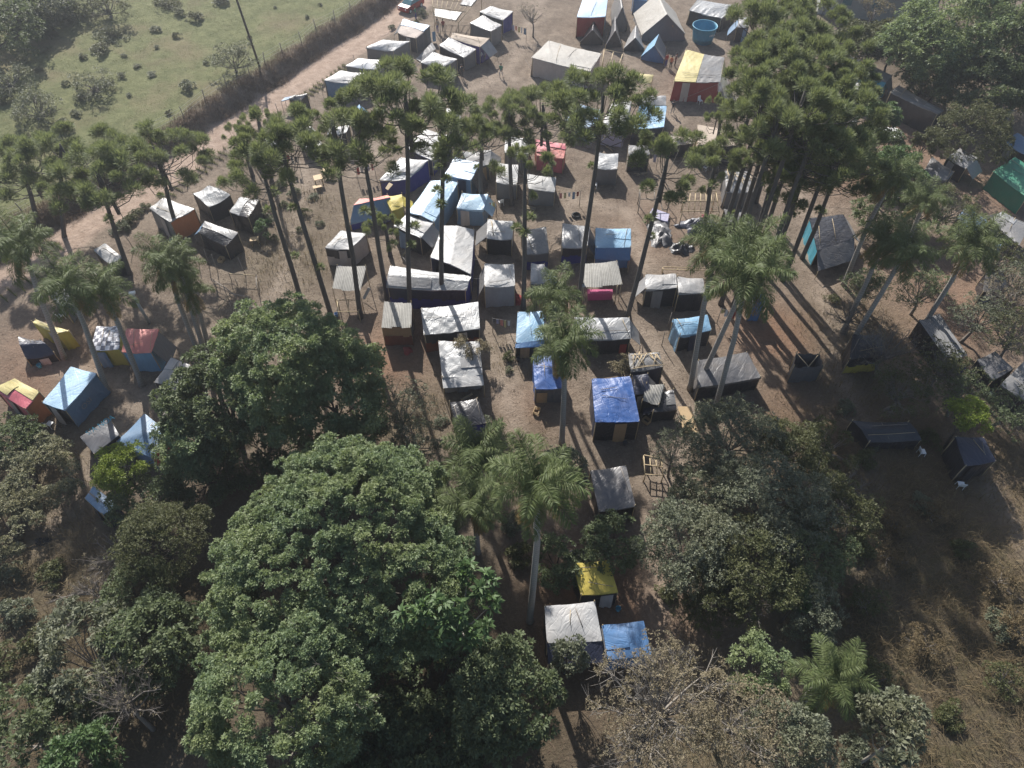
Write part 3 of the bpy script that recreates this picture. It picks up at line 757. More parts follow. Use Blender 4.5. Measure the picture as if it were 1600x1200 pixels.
S('wide low tent of dark grey tarp behind two leaning palm trunks', (1090, 564, 1168, 548, 1189, 591, 1090, 607), 'darkgrey', 'black', 'darkgrey', zf=1.9, zn=1.5, amp=.12, skirt=.3)
S('shack with vivid royal blue glossy tarp roof', (925, 590, 985, 588, 1000, 658, 930, 661), 'royal', 'black', 'navyblack', amp=.15, zf=2.7, zn=2.4)
S('small lean-to of corrugated sheets beside the royal blue roof', (1010, 600, 1038, 601, 1030, 631, 1004, 625), 'corr', 'black', 'black', corr=True, zf=2.1, zn=1.8)
S('small black plastic box hut next to the plywood board', (1027, 612, 1052, 610, 1058, 640, 1020, 645), 'black', 'black', None, zf=1.5, zn=1.3, amp=.1)
S('black steel blue hut wedged behind the corrugated lean-to', (988, 587, 1012, 585, 1016, 612, 992, 616), 'navyblack', 'black', 'navyblack')
S('shelter of dull black tarp over an open timber frame', (922, 735, 978, 727, 993, 792, 936, 800), 'darkgrey', 'open', 'black', amp=.1, zf=2.3, zn=2.0, right='black')
S('low shelter with bright yellow tarp roof', (895, 880, 951, 876, 966, 925, 908, 929), 'yellow', 'black', 'black', amp=.05, fold=.3)
S('shack with white tarp roof and dark front flap nearest the viewer', (851, 947, 929, 941, 941, 1002, 855, 1004), 'white', 'navyblack', 'black', amp=.07, awning=('navyblack', 1.1, 1.75), zf=2.5, zn=2.3)
S('shack with plain mid blue tarp roof beside the white roofed one', (941, 976, 1006, 969, 1019, 1022, 950, 1032), 'blue', 'blue', 'blue', amp=.05, fold=.3, skirt=.2)
S('pinkish hut with red walls under the tall central araucaria', (836, 219, 885, 226, 881, 247, 838, 241), 'rose', 'rose', 'red', roof2='salmon', split=.4, splitaxis='v')
S('small shack with crinkled white roof below the pinkish hut', (824, 270, 869, 275, 867, 298, 825, 295), 'white', 'grey', 'black', amp=.1)
S('whitish shack left of the pinkish hut', (790, 210, 829, 217, 826, 243, 788, 240), 'white', 'grey', 'grey', amp=.1)
S('white ribbed shack below the flat grey roof', (777, 255, 810, 258, 808, 288, 775, 284), 'white', 'grey', 'grey', amp=.1)
# --- left side
S('shack with dented pale roof, grey walls and orange doorway', (255, 308, 305, 326, 265, 346, 233, 324), 'lightgrey', 'grey', 'grey', zf=2.4, zn=2.4, right='orange', back='black', amp=.1)
S('shack with shiny pale domed roof and black walls beside the orange doorway', (325, 289, 360, 303, 325, 322, 301, 302), 'silver', 'black', 'black', style='gy', rise=.3, right='black')
S('shack draped in glossy black and silver plastic', (374, 306, 406, 313, 388, 341, 358, 330), 'silver', 'black', 'black', roof2='black', split=.5, amp=.16)
S('black plastic hut with pale ridge and pointed shadow', (319, 343, 372, 362, 352, 384, 311, 364), 'lightgrey', 'black', 'black', roof2='black', split=.5, splitaxis='v', amp=.1, zf=2.2, zn=1.7)
S('hut with bright white roof behind the left palms', (165, 381, 191, 400, 170, 412, 147, 392), 'white', 'black', 'black')
S('hut with pale roof seen through the left palm crown', (85, 443, 113, 449, 98, 480, 74, 456), 'white', 'grey', 'grey')
S('low hut with yellow tarp walls at the left edge', (54, 497, 108, 516, 90, 523, 50, 503), 'paleyellow', 'yellow', 'yellow', zf=2.0, zn=1.95, amp=.04)
S('collapsed looking black tent in front of the yellow hut', (29, 527, 63, 530, 86, 552, 40, 560), 'navyblack', 'black', 'navyblack', zf=1.5, zn=1.0, style='gx', rise=.5, right='open', amp=.1, name='gable_tent', cat='tent', group='gable tents')
S('hut with black and white checked cloth roof and yellow front', (150, 508, 186, 511, 188, 547, 140, 548), 'checked', 'yellow', 'yellow', amp=.05, fold=.3)
S('shack with salmon pink roof and blue walls', (198, 514, 249, 515, 236, 551, 190, 550), 'salmon', 'skyblue', 'blue', amp=.05, zf=2.8, zn=2.5, right='skyblue')
S('hut with glossy greyish white roof against the dark trees', (270, 560, 298, 570, 288, 603, 240, 597), 'lightgrey', 'black', 'black', amp=.09)
t, R, b = S('long hut with ribbed pale blue roof and darker blue edge', (110, 572, 152, 584, 101, 641, 65, 628), 'paleblue', 'black', 'black', amp=.05, style='flat', rise=.05, zf=2.4, zn=2.3, right='steelblue')
lettering('OSI', R(1, .72) + Vector((.14, -.05, -1.3)), R(1, .3) + Vector((.14, -.05, -1.3)), .7, 'lightgrey', t, b)
S('tent with yellow top and rose red lower slope at the left edge', (22, 590, 62, 612, 40, 640, -12, 606), 'paleyellow', 'rose', 'orange', roof2='rose', split=.5, splitaxis='v', zf=2.5, zn=2.1, right='orange', amp=.04)
t, R, b = S('dark brown tarp hut with faded teal lettering', (172, 655, 186, 679, 146, 708, 126, 684), 'darkgrey', 'navyblack', 'black', amp=.06, zf=2.0, zn=1.8)
lettering('S/A NOA', R(.25, .8) + Vector((0, 0, .16)), R(.25, .1) + Vector((0, 0, .16)), .55, 'teal', t, b, Vector((-.6, .6, .5)))
S('hut with slate blue cloth roof seamed like an umbrella', (226, 646, 266, 678, 238, 716, 180, 688), 'steelblue', 'steelblue', 'steelblue', style='hip', rise=.5, amp=.05, zf=2.0, zn=1.8, right='rose')
S('small navy tarp hut in the lime green bush', (147, 760, 182, 788, 162, 806, 133, 779), 'steelblue', 'cardboard', 'navyblack', zf=1.9, zn=1.6)
# --- right side
S('black tarp shack with bright teal left wall', (1265, 340, 1318, 334, 1335, 372, 1278, 390), 'black', 'black', 'black', left='teal', amp=.12, awning=('darkgrey', 1.8, .9))
S('black plastic hut with yellow strips beneath bare branches', (1332, 523, 1376, 522, 1382, 556, 1328, 560), 'black', 'black/yellow', 'black', amp=.08)
S('long dark hut with sheet roof behind the bare branches', (1436, 499, 1470, 492, 1510, 553, 1478, 560), 'corrdark', 'black', 'black', corr=True)
S('dark roofed hut under sparse twigs near the right edge', (1528, 560, 1556, 548, 1585, 575, 1552, 594), 'darkgrey', 'black', 'black')
S('tent with glossy silver black roof at the right edge', (1600, 565, 1640, 585, 1612, 630, 1562, 602), 'grey', 'black', 'black', amp=.12)
S('hut with blue grey speckled roof by the right palms', (1511, 322, 1546, 345, 1528, 363, 1494, 341), 'steelblue', 'black', 'black', amp=.04)
S('hut with long grey sheet roof beside the blue grey roof', (1566, 331, 1610, 352, 1592, 384, 1547, 343), 'grey', 'black', 'black', amp=.04)
S('shack with emerald green roof at the right edge', (1585, 247, 1630, 268, 1606, 308, 1552, 267), 'green', 'green', 'green', amp=.06, zf=2.6, zn=2.3)
S('low hut of dark grey panels on red soil', (1457, 243, 1490, 270, 1478, 284, 1442, 271), 'darkgrey', 'darkgrey', 'black', zf=1.7, zn=1.4)
S('long black tarp barrack with grey ridge near the top right trees', (1405, 132, 1475, 172, 1465, 180, 1390, 145), 'grey', 'black', 'black', zf=2.6, zn=2.4, amp=.05)
S('shack with slate grey roof and teal front by the top right trees', (1360, 99, 1395, 117, 1384, 130, 1343, 121), 'grey', 'teal', 'teal', zf=2.8, zn=2.2, awning=('teal', .7, 1.4))
S('small dark grey roofed hut left of the teal fronted shack', (1340, 127, 1367, 137, 1352, 148, 1332, 141), 'grey', 'navy', 'black')
S('blue grey tarp roof peeking out at the right edge above the green roof', (1590, 207, 1625, 224, 1604, 244, 1570, 220), 'steelblue', 'black', 'black')
S('grey tarp hut screened by the olive bush', (1500, 232, 1530, 244, 1510, 262, 1480, 246), 'lightgrey', 'black', 'black')
S('long low black tarp tent with silver glints on the dark slope', (1330, 657, 1418, 661, 1440, 688, 1358, 690), 'black', 'black', 'black', zf=1.7, zn=1.2, style='gx', rise=.35, amp=.14)
S('black boxy hut beneath the bright green sapling', (1492, 683, 1538, 682, 1556, 721, 1507, 730), 'navyblack', 'black', 'black', amp=.06)
S('small dark grey tent among grey twigs at the right', (1541, 424, 1566, 421, 1578, 448, 1538, 454), 'darkgrey', 'black', 'black', zf=1.9, zn=1.5)
# hidden ones glimpsed between the araucarias
for i, (q, m, lb) in enumerate([((1180, 140, 1210, 138, 1212, 156, 1178, 158), 'white', 'white roofed hut glimpsed inside the dense araucaria clump'),
                          ((1212, 136, 1240, 138, 1240, 152, 1210, 152), 'blue', 'blue roofed hut glimpsed inside the dense araucaria clump'),
                          ((1250, 200, 1310, 205, 1312, 232, 1248, 230), 'navyblack', 'navy roofed hut under the lower edge of the dense araucarias'),
                          ((1155, 26, 1172, 26, 1170, 42, 1152, 42), 'lightgrey', 'small pale hut just right of the water tub'),
                          ((1262, 136, 1300, 134, 1305, 150, 1262, 152), 'darkgrey', 'dark hut glimpsed through the dense araucaria clump'),
                          ((1322, 84, 1345, 92, 1338, 104, 1318, 98), 'silver', 'silver tarp corner at the right fringe of the araucarias'),
                          ((1320, 168, 1345, 176, 1338, 190, 1312, 182), 'lightgrey', 'crumpled pale tarp hut at the fringe above the white dish')]):
    S(lb, q, m, 'black', 'darkgrey')
S('blue banner walled cubicle behind the big palm', (1176, 459, 1195, 459, 1196, 470, 1178, 470), None, 'blue', 'blue', zf=2.4, zn=2.4, left='grey')
# ------------------------------------------------------------------ other things in the camp
def ring(c, r, z, n): return [Vector((c.x + r * math.cos(2 * math.pi * k / n), c.y + r * math.sin(2 * math.pi * k / n), z)) for k in range(n)]
# water tub
c = Z(1097, 64); c.z = hz(c.x, c.y)
tub = empty('water_tub', c); tag(tub, 'big round open-topped blue plastic water tub', 'water tank')
n = 40; mb = MB(); prof = [(1.28, 0), (1.36, .5), (1.47, 1.2), (1.58, 1.95), (1.66, 2.0), (1.66, 2.1), (1.56, 2.1), (1.5, 1.7), (1.32, .12)]
V = []
for r, z in prof: V += ring(c, r, c.z + z, n)
Fc = [(i * n + k, i * n + (k + 1) % n, (i + 1) * n + (k + 1) % n, (i + 1) * n + k) for i in range(len(prof) - 1) for k in range(n)]
mb.add(V, Fc + [tuple(range((len(prof) - 1) * n, len(prof) * n))]).build('shell', MATS['tubblue'], tub, True)
for k in range(16):
    a = 2 * math.pi * k / 16
    mb = MB(); mb.tube([Vector((c.x + math.cos(a) * r, c.y + math.sin(a) * r, c.z + z)) for r, z in ((1.29, .05), (1.47, 1.2), (1.58, 1.95))], [.025] * 3, 4).build('rib', MATS['tubblue'], tub)
lettering('FIBRA', c + Vector((.42, -1.6, 1.25)), c + Vector((1.3, -1.2, 1.25)), .35, 'whitepaint', tub, c)
# tyre on the ground
c = Gp(900, 338)
mb = MB(); n, m = 24, 8
V = [Vector((c.x + (.36 + .12 * math.cos(b)) * math.cos(a), c.y + (.36 + .12 * math.cos(b)) * math.sin(a), c.z + .13 + .13 * math.sin(b))) for a in np.linspace(0, 2 * math.pi, n, False) for b in np.linspace(0, 2 * math.pi, m, False)]
mb.add(V, [(i * m + j, ((i + 1) % n) * m + j, ((i + 1) % n) * m + (j + 1) % m, i * m + (j + 1) % m) for i in range(n) for j in range(m)])
tag(mb.build('tyre', MATS['rubber'], None, True), 'old dark tyre lying flat on bare earth between araucarias', 'tyre')
# white dish
c = Gp(1392, 214); mb = MB(); n = 32; V = []
prof = [(.02, .42), (.6, .36), (1.05, .5), (1.12, .56), (1.08, .6), (.6, .5), (.02, .5)]
for r, z in prof: V += ring(c, r, c.z + z, n)
mb.add(V, [(i * n + k, i * n + (k + 1) % n, (i + 1) * n + (k + 1) % n, (i + 1) * n + k) for i in range(len(prof) - 1) for k in range(n)])
dsh = empty('satellite_dish', c); tag(dsh, 'white round dish lying face up on red soil', 'dish')
mb.build('dish_bowl', MATS['whitepaint'], dsh, True); MB().tube([c, c + Vector((0, 0, .42))], [.12, .1], 8).build('dish_foot', MATS['woodgrey'], dsh)
# plywood board, leaning sheet, mattress
def board(name, label, cat, q, zs, mat, th=.03):
    P = [Z(q[2 * i], q[2 * i + 1], zs[i]) for i in range(4)]
    return tag(MB().slab(P, th).build(name, MATS[mat]), label, cat)
board('plywood_board', 'pale plywood board lying beside the wide dark grey tent', 'board', (1059, 635, 1080, 635, 1091, 676, 1067, 676), (.5, .5, .2, .2), 'plywood')
board('wall_panel', 'grey panel leaning between two roadside shacks', 'panel', (675, 66, 681, 76, 660, 98, 650, 92), (1.5, 1.5, .2, .2), 'grey')
board('wooden_plank', 'short pale plank on the silver roofed long shack', 'plank', (608, 285, 614, 288, 606, 297, 602, 294), (2.5, 2.5, 2.3, 2.3), 'wood', .05)
board('pale_sheet', 'small whitish sheet leaning on the corrugated roofed open hut', 'panel', (575, 449, 579, 451, 570, 468, 566, 466), (1.2, 1.2, .2, .2), 'white')
def heap(name, label, cat, px, py, rx, ry, h, mat, seed, amp=.35, group=None):
    c = Gp(px, py); V = []; n, m = 26, 9
    for j in range(m + 1):
        f = j / m
        for i in range(n):
            a = 2 * math.pi * i / n
            d = Vector((math.cos(a), math.sin(a), 0))
            w = 1 + amp * mn.noise(Vector((d.x * 2.2, d.y * 2.2, seed + f * 1.5)))
            zz = h * math.cos(f * math.pi / 2) * (1 + amp * 1.6 * mn.noise(Vector((d.x * 3 * f, d.y * 3 * f, seed)))) + .12 * mn.noise(Vector((d.x * f * 7, d.y * f * 7, seed + 3)))
            V.append((c.x + d.x * rx * f * w, c.y + d.y * ry * f * w, c.z + max(zz, -.02) if j < m else c.z - .05))
    Fc = [(j * n + i, j * n + (i + 1) % n, (j + 1) * n + (i + 1) % n, (j + 1) * n + i) for j in range(m) for i in range(n)]
    return tag(MB().add(V, Fc).build(name, MATS[mat], None, True), label, cat, group)
heap('tarp_heap', 'crumpled heap of black and silver plastic on open ground', 'tarp heap', 1035, 368, 1.4, 1.9, .55, 'darkgrey', 3.1, .9)
heap('tarp_heap', 'small crumpled black plastic heap near the timber frame', 'tarp heap', 1066, 389, 1.2, .9, .5, 'black', 5.7, .7)
heap('tarp_heap', 'rumpled navy and grey tarp pile under the timber roof frame', 'tarp heap', 1096, 356, 2.4, 1.2, .7, 'navyblack', 8.3, .9)
heap('cloth_heap', 'bright pinkish red cloth bundle under the timber roof frame', 'cloth bundle', 1102, 340, .5, .5, .6, 'pink', 2.3, .4)
heap('cloth_heap', 'red cloth bundle beside the narrow grey hut', 'cloth bundle', 808, 468, .5, .8, .4, 'red', 6.3, .4)
heap('ash_heap', 'dark burnt patch of ash on the bare left slope', 'ash heap', 67, 846, .6, .5, .15, 'rubber', 4.3, .6)
heap('junk_heap', 'dark scrap pile above the yellow tarp roof', 'junk heap', 905, 868, .9, .5, .35, 'black', 14.3, .8)
mt_ = board('mattress', 'lilac mattress lying by the crumpled plastic heap', 'mattress', (1020, 325, 1046, 334, 1043, 347, 1013, 336), (.45, .45, .4, .4), 'lilac', .16)
# kiosk counter
P = [Z(917, 452, 1.0), Z(957, 452, 1.0), Z(955, 462, .0), Z(918, 463, .0)]
tag(MB().slab(P, .5).build('shop_counter', MATS['pink']), 'plain magenta pink counter board under the corrugated kiosk roof', 'counter')
for u, (px, py) in enumerate(((912, 449), (965, 446), (962, 415), (915, 416))):
    p = Z(px, py, 2.3); kk = [o for o in bpy.data.objects if o.name.startswith('corrugated_kiosk')][0]
    stick((p.x, p.y, -.1), p, .05, MATS['wood'], kk, 'roof_post', .02)
# striped cloth hung below blue shack
A_, B_ = Z(934, 404, 1.0), Z(984, 404, 1.0)
tag(wall_sheet([A_.lerp(B_, i / 10) for i in range(11)], [Vector((*A_.lerp(B_, i / 10).xy, .12)) for i in range(11)], 4, 3.3, MATS['striped'], 'striped_cloth', None, Vector((0, 0, 0)), Vector((0, -1, 0)), .06), 'striped red and violet cloth hanging under the blue box shack', 'cloth')
tag(wall_sheet([Z(675, 50, 1.6).lerp(Z(680, 49, 1.6), i / 6) for i in range(7)], [Vector((*Z(675, 50, 1.6).lerp(Z(680, 49, 1.6), i / 6).xy, .3)) for i in range(7)], 4, 1.3, MATS['skyblue'], 'hanging_cloth', None, Vector((0, 0, 0)), Vector((0, -1, 0)), .06), 'turquoise cloth hanging beside the mottled roofed shack', 'cloth')

# open tarp box
q = [Z(1244, 553, 2.0), Z(1280, 553, 2.0), Z(1287, 572, 1.9), Z(1240, 574, 1.9)]
bc = sum(q, Vector()) / 4; bc.z = 0
tb = empty('roofless_enclosure', bc); tag(tb, 'roofless grey tarp enclosure with crossed poles on top', 'enclosure')
for k in range(4):
    a, b = q[k], q[(k + 1) % 4]
    d = (b - a); out = Vector((-d.y, d.x, 0)).normalized() * -1
    if k == 2: out = -out
    n = 8
    wall_sheet([a.lerp(b, i / n) + Vector((0, 0, .1 * math.sin(i * 1.7))) for i in range(n + 1)], [Vector((*a.lerp(b, i / n).xy, -.05)) for i in range(n + 1)], 5, k * 2.2, MATS['darkgrey'], 'wall_tarp', tb, bc, out, .1)
    stick((a.x, a.y, -.1), a + Vector((0, 0, .35)), .04, MATS['wood'], tb, 'corner_post', .02)
stick(q[0] + Vector((0, 0, .1)), q[2].lerp(q[3], .5), .035, MATS['wood'], tb, 'top_pole'); stick(q[1] + Vector((0, 0, .1)), q[2].lerp(q[3], .5), .035, MATS['wood'], tb, 'top_pole')

# timber roof frames (no covering)
def frame(label, q, zf, zn, nr, np_, mat='wood', name='timber_frame', legs=True, cover=None):
    A, B, C_, D = [Z(q[2 * i], q[2 * i + 1], (zf, zf, zn, zn)[i]) for i in range(4)]
    ctr = (A + B + C_ + D) / 4; base = Vector((ctr.x, ctr.y, hz(ctr.x, ctr.y)))
    t = empty(name, base); tag(t, label, 'timber frame')
    for k in range(nr):
        f = k / (nr - 1)
        stick(A.lerp(B, f), D.lerp(C_, f) + (D - A) * .04, .05, MATS[mat], t, 'rafter', .02)
    for k in range(np_):
        f = k / (np_ - 1)
        stick(A.lerp(D, f) + Vector((0, 0, .08)), B.lerp(C_, f) + Vector((0, 0, .08)), .045, MATS[mat], t, 'purlin', .02)
    if legs:
        for p in (A, B, C_, D): stick((p.x, p.y, hz(p.x, p.y) - .1), p, .055, MATS[mat], t, 'post', .03)
    if cover:
        for u0, u1, v0, v1, m in cover:
            f = lambda u, v: (A.lerp(B, u0 + (u1 - u0) * u)).lerp(D.lerp(C_, u0 + (u1 - u0) * u), v0 + (v1 - v0) * v) + Vector((0, 0, .14))
            cloth_grid(f, 10, 10, u0 * 7 + v0 * 3 + .3, .1, .15, MATS[m], 'roof_tarp', t, base, .8)
    return t
frame('bare timber roof frame above the navy tarp pile', (1071, 300, 1119, 300, 1124, 331, 1066, 331), 2.6, 2.0, 7, 3)
frame('long shed with bare rafters and a torn grey cover at the top edge', (674, -14, 752, -8, 716, 34, 678, 26), 2.8, 2.2, 9, 4, cover=[(.05, .9, .72, 1, 'grey'), (.72, 1, .0, .45, 'grey')])
frame('small knocked together timber rack beside the royal blue roofed shack', (1006, 712, 1034, 718, 1036, 744, 1008, 742), 1.1, .9, 4, 3)
frame('empty dark pole frame left of the bare timber roof frame', (1000, 296, 1045, 296, 1046, 312, 1000, 312), 1.9, 1.7, 3, 2, 'woodgrey')
frame('three leaning poles frame at the right end of the cream canvas shack', (944, 78, 973, 84, 963, 112, 940, 106), 2.3, 2.0, 3, 2)
frame('open pole porch under the corrugated roofed hut', (527, 470, 562, 470, 560, 488, 528, 488), 1.2, 1.1, 3, 2)
frame('low log bench rail behind the two grey topped shacks', (1036, 418, 1105, 420, 1105, 424, 1036, 422), .6, .6, 4, 2)
# stake-outs on the bare ground at the left
for i, (a, b) in enumerate((((362, 438), (404, 441)), ((404, 441), (406, 462)), ((338, 448), (372, 472)), ((345, 496), (372, 448)), ((362, 468), (392, 474)))):
    pa, pb = Gp(*a), Gp(*b)
    o = empty('stake_rail', (pa + pb) / 2)
    tag(o, ('thin green-grey rail', 'short dark rail', 'low dark rail', 'long pale slanting pole', 'crooked low rail')[i] + ' of the staked plot on bare ground', 'pole', 'staked plot rails')
    stick(pa + Vector((0, 0, .8)), pb + Vector((0, 0, .8 if i != 3 else .2)), .045, MATS['wood' if i in (0, 3) else 'woodgrey'], o, 'rail', .05)
    for p in (pa, pb): stick(p - Vector((0, 0, .1)), p + Vector((0, 0, 1.0)), .035, MATS['woodgrey'], o, 'stake', .04)
for i, (px, py) in enumerate(((311, 412), (326, 412), (340, 424), (340, 455), (358, 470), (366, 492), (384, 430), (344, 535), (208, 388), (195, 345), (1034, 540), (1043, 512), (436, 180), (557, 106))):
    p = Gp(px, py)
    o = stick(p - Vector((0, 0, .1)), p + Vector((RNG.uniform(-.15, .15), RNG.uniform(-.1, .1), RNG.uniform(1.5, 2.2))), .04, MATS['woodgrey'], None, 'stake', .04)
    tag(o, 'thin bare wooden stake standing in the ground' , 'stake', 'bare stakes')

# tables
def table(label, px, py, w, d, h, rz, mat='plywood'):
    c = Gp(px, py); t = empty('wooden_table', c); tag(t, label, 'table', 'wooden tables')
    MB().box(c + Vector((0, 0, h)), w, d, .05, rz).build('table_top', MATS[mat], t)
    for sx in (-1, 1):
        for sy in (-1, 1):
            x, y = sx * (w / 2 - .08), sy * (d / 2 - .08)
            p = c + Vector((x * math.cos(rz) - y * math.sin(rz), x * math.sin(rz) + y * math.cos(rz), 0))
            stick(p - Vector((0, 0, .05)), p + Vector((0, 0, h)), .035, MATS['wood'], t, 'leg')
table('pale wooden table nearest the man in the white shirt', 514, 275, 1.1, .8, .8, -.3)
table('light wooden table with a second board below the first table', 499, 287, .9, .9, .8, .4)
table('wooden bench table under the left araucaria row', 497, 297, .9, .5, .45, .4)
table('small plywood table right of the black plastic huts', 400, 382, .8, .6, .7, .2)
table('small table with a white tray beside the glossy white hut', 268, 654, .9, .8, .8, .3, 'woodgrey')

# utility pole, leaning poles, fence
p = Gp(412, 122)
up = empty('utility_pole', p); tag(up, 'tall dark utility pole at the meadow edge', 'utility pole')
stick(p - Vector((0, 0, .3)), p + Vector((-1.0, .3, 14.5)), .14, MATS['bark_dark'], up, 'pole', 0, 8, .09)
MB().box(p + Vector((-.95, .3, 13.2)), 2.2, .12, .12, .4).build('crossarm', MATS['bark_dark'], up)
p = Gp(233, 505)
lp = empty('lamp_post', p); tag(lp, 'grey lamp post with white head among the left palms', 'lamp post')
stick(p - Vector((0, 0, .2)), p + Vector((0, 0, 3.6)), .13, MATS['wallplaster'], lp, 'post', 0, 8)
MB().box(p + Vector((0, 0, 3.68)), .5, .3, .14, .3).build('lamp_head', MATS['whitepaint'], lp)
fence = empty('wire_fence', Gp(290, 200)); tag(fence, 'old post and wire fence along the meadow edge of the road', 'fence')
off = fence.location
fp = []
for i in range(3, len(rp) - 3, 4):
    x, y = rp[i] + nr[i] * (4.3 + .3 * math.sin(i))
    if -72 < x < 20 and 45 < y < 125: fp.append(Vector((x, y, hz(x, y))))
for p in fp:
    stick(p - Vector((0, 0, .2)), p + Vector((RNG.uniform(-.15, .15), RNG.uniform(-.15, .15), 1.6)), .06, MATS['woodgrey'], fence, 'fence_post', .03)
for h in (.6, 1.0, 1.4):
    mb = MB()
    mb.tube([p + Vector((0, 0, h)) for p in fp], [.012] * len(fp), 3)
    mb.build('fence_wire', MATS['rope'], fence)
# guy ropes and lines
for i, (a, za, b, zb) in enumerate((((770, 38), 2.6, (800, 72), .1), ((1053, 160), .3, (1130, 128), 2.6), ((690, 430), 2.4, (760, 437), 2.2), ((1120, 128), 2.6, (1138, 156), .1), ((640, 415), 2.4, (628, 400), .3), ((820, 92), 2.4, (842, 124), .1), ((700, 400), 3, (748, 406), 2.6), ((1100, 250), 2.2, (1330, 262), 2.6))):
    o = stick(Z(*a, za), Z(*b, zb), .018, MATS['rope'], None, 'guy_rope', .02, 4)
    tag(o, ('guy rope of the lower pale roofed shack', 'rope at the left of the red walled shack', 'rope across the wing of the white hall', 'rope at the right corner of the red walled shack', 'short rope at the silver flap shelter', 'guy rope at the left end of the cream canvas shack', 'upper rope off the white hall wing', 'long washing line under the dense araucarias')[i], 'rope')

# red car at the top of the road
c = Gp(643, 14); a = math.atan2(*(RA[1] - RA[2])[::-1]) - .1
car = empty('parked_car', c, a); tag(car, 'red car parked on the road at the top edge', 'car')
def car_mesh(prof, w, w2):
    n = len(prof); V = []
    for s in (-1, 1):
        for (x, z, t) in prof: V.append((x, s * (w if not t else w2) / 2, z))
    return V, [tuple(range(n))[::-1], tuple(range(n, 2 * n))] + [(i, (i + 1) % n, n + (i + 1) % n, n + i) for i in range(n)]
def carpart(name, V, Fc, mat, smooth=False, parent=None): return link(name, mesh(name, V, Fc, MATS[mat], smooth), parent or car)
V, Fc = car_mesh([(-2.0, .35, 0), (-2.05, .75, 0), (-1.9, .95, 0), (-.95, 1.02, 0), (1.75, 1.0, 0), (2.0, .85, 0), (2.02, .4, 0), (1.9, .28, 0), (-1.9, .28, 0)], 1.68, 1.68)
carpart('body', V, Fc, 'carred')
V, Fc = car_mesh([(-1.15, 1.0, 0), (-.45, 1.45, 1), (1.15, 1.45, 1), (1.7, 1.0, 0)], 1.6, 1.25); carpart('window_glass', V, Fc, 'glass')
V, Fc = car_mesh([(-.42, 1.452, 1), (-.38, 1.49, 1), (1.1, 1.49, 1), (1.15, 1.452, 1)], 1.3, 1.3); carpart('roof', V, Fc, 'whitepaint')
for x in (-1.25, 1.25):
    for s in (-1, 1):
        V, Fc = tube([(x, s * .7, .31), (x, s * .86, .31)], [.31, .31], 14); w = carpart('wheel', V, Fc, 'rubber')
        V, Fc = tube([(x, s * .861, .31), (x, s * .875, .31)], [.18, .17], 12); carpart('rim', V, Fc, 'whitepaint', False, w)
for s in (-1, 1): carpart('headlight', *tube([(-2.06, s * .6, .72), (-2.0, s * .6, .72)], [.12, .12], 10), 'whitepaint')

# farm building at the top right
c = Gp(1372, 30); hb = empty('farm_building', c); tag(hb, 'plain grey farm building with brown roof behind the top right trees', 'building')
rz = -.28
MB().box(c + Vector((0, 3, 2.1)), 15, 7, 4.4, rz).build('wall', MATS['wallplaster'], hb)
ux, uy = Vector((math.cos(rz), math.sin(rz), 0)), Vector((-math.sin(rz), math.cos(rz), 0))
o_ = c + Vector((0, 3, 0))
for s in (-1, 1):
    MB().slab([o_ - ux * 8 + Vector((0, 0, 6.0)), o_ + ux * 8 + Vector((0, 0, 6.0)), o_ + ux * 8 + uy * s * 4.2 + Vector((0, 0, 4.25)), o_ - ux * 8 + uy * s * 4.2 + Vector((0, 0, 4.25))], .12).build('roof', MATS['rooftile'], hb)
for k in (-2, 0, 2.2):
    MB().box(o_ + ux * k * 2 - uy * 3.53 + Vector((0, 0, 2.2)), 1.2, .06, 1.2, rz).build('window', MATS['glass'], hb)

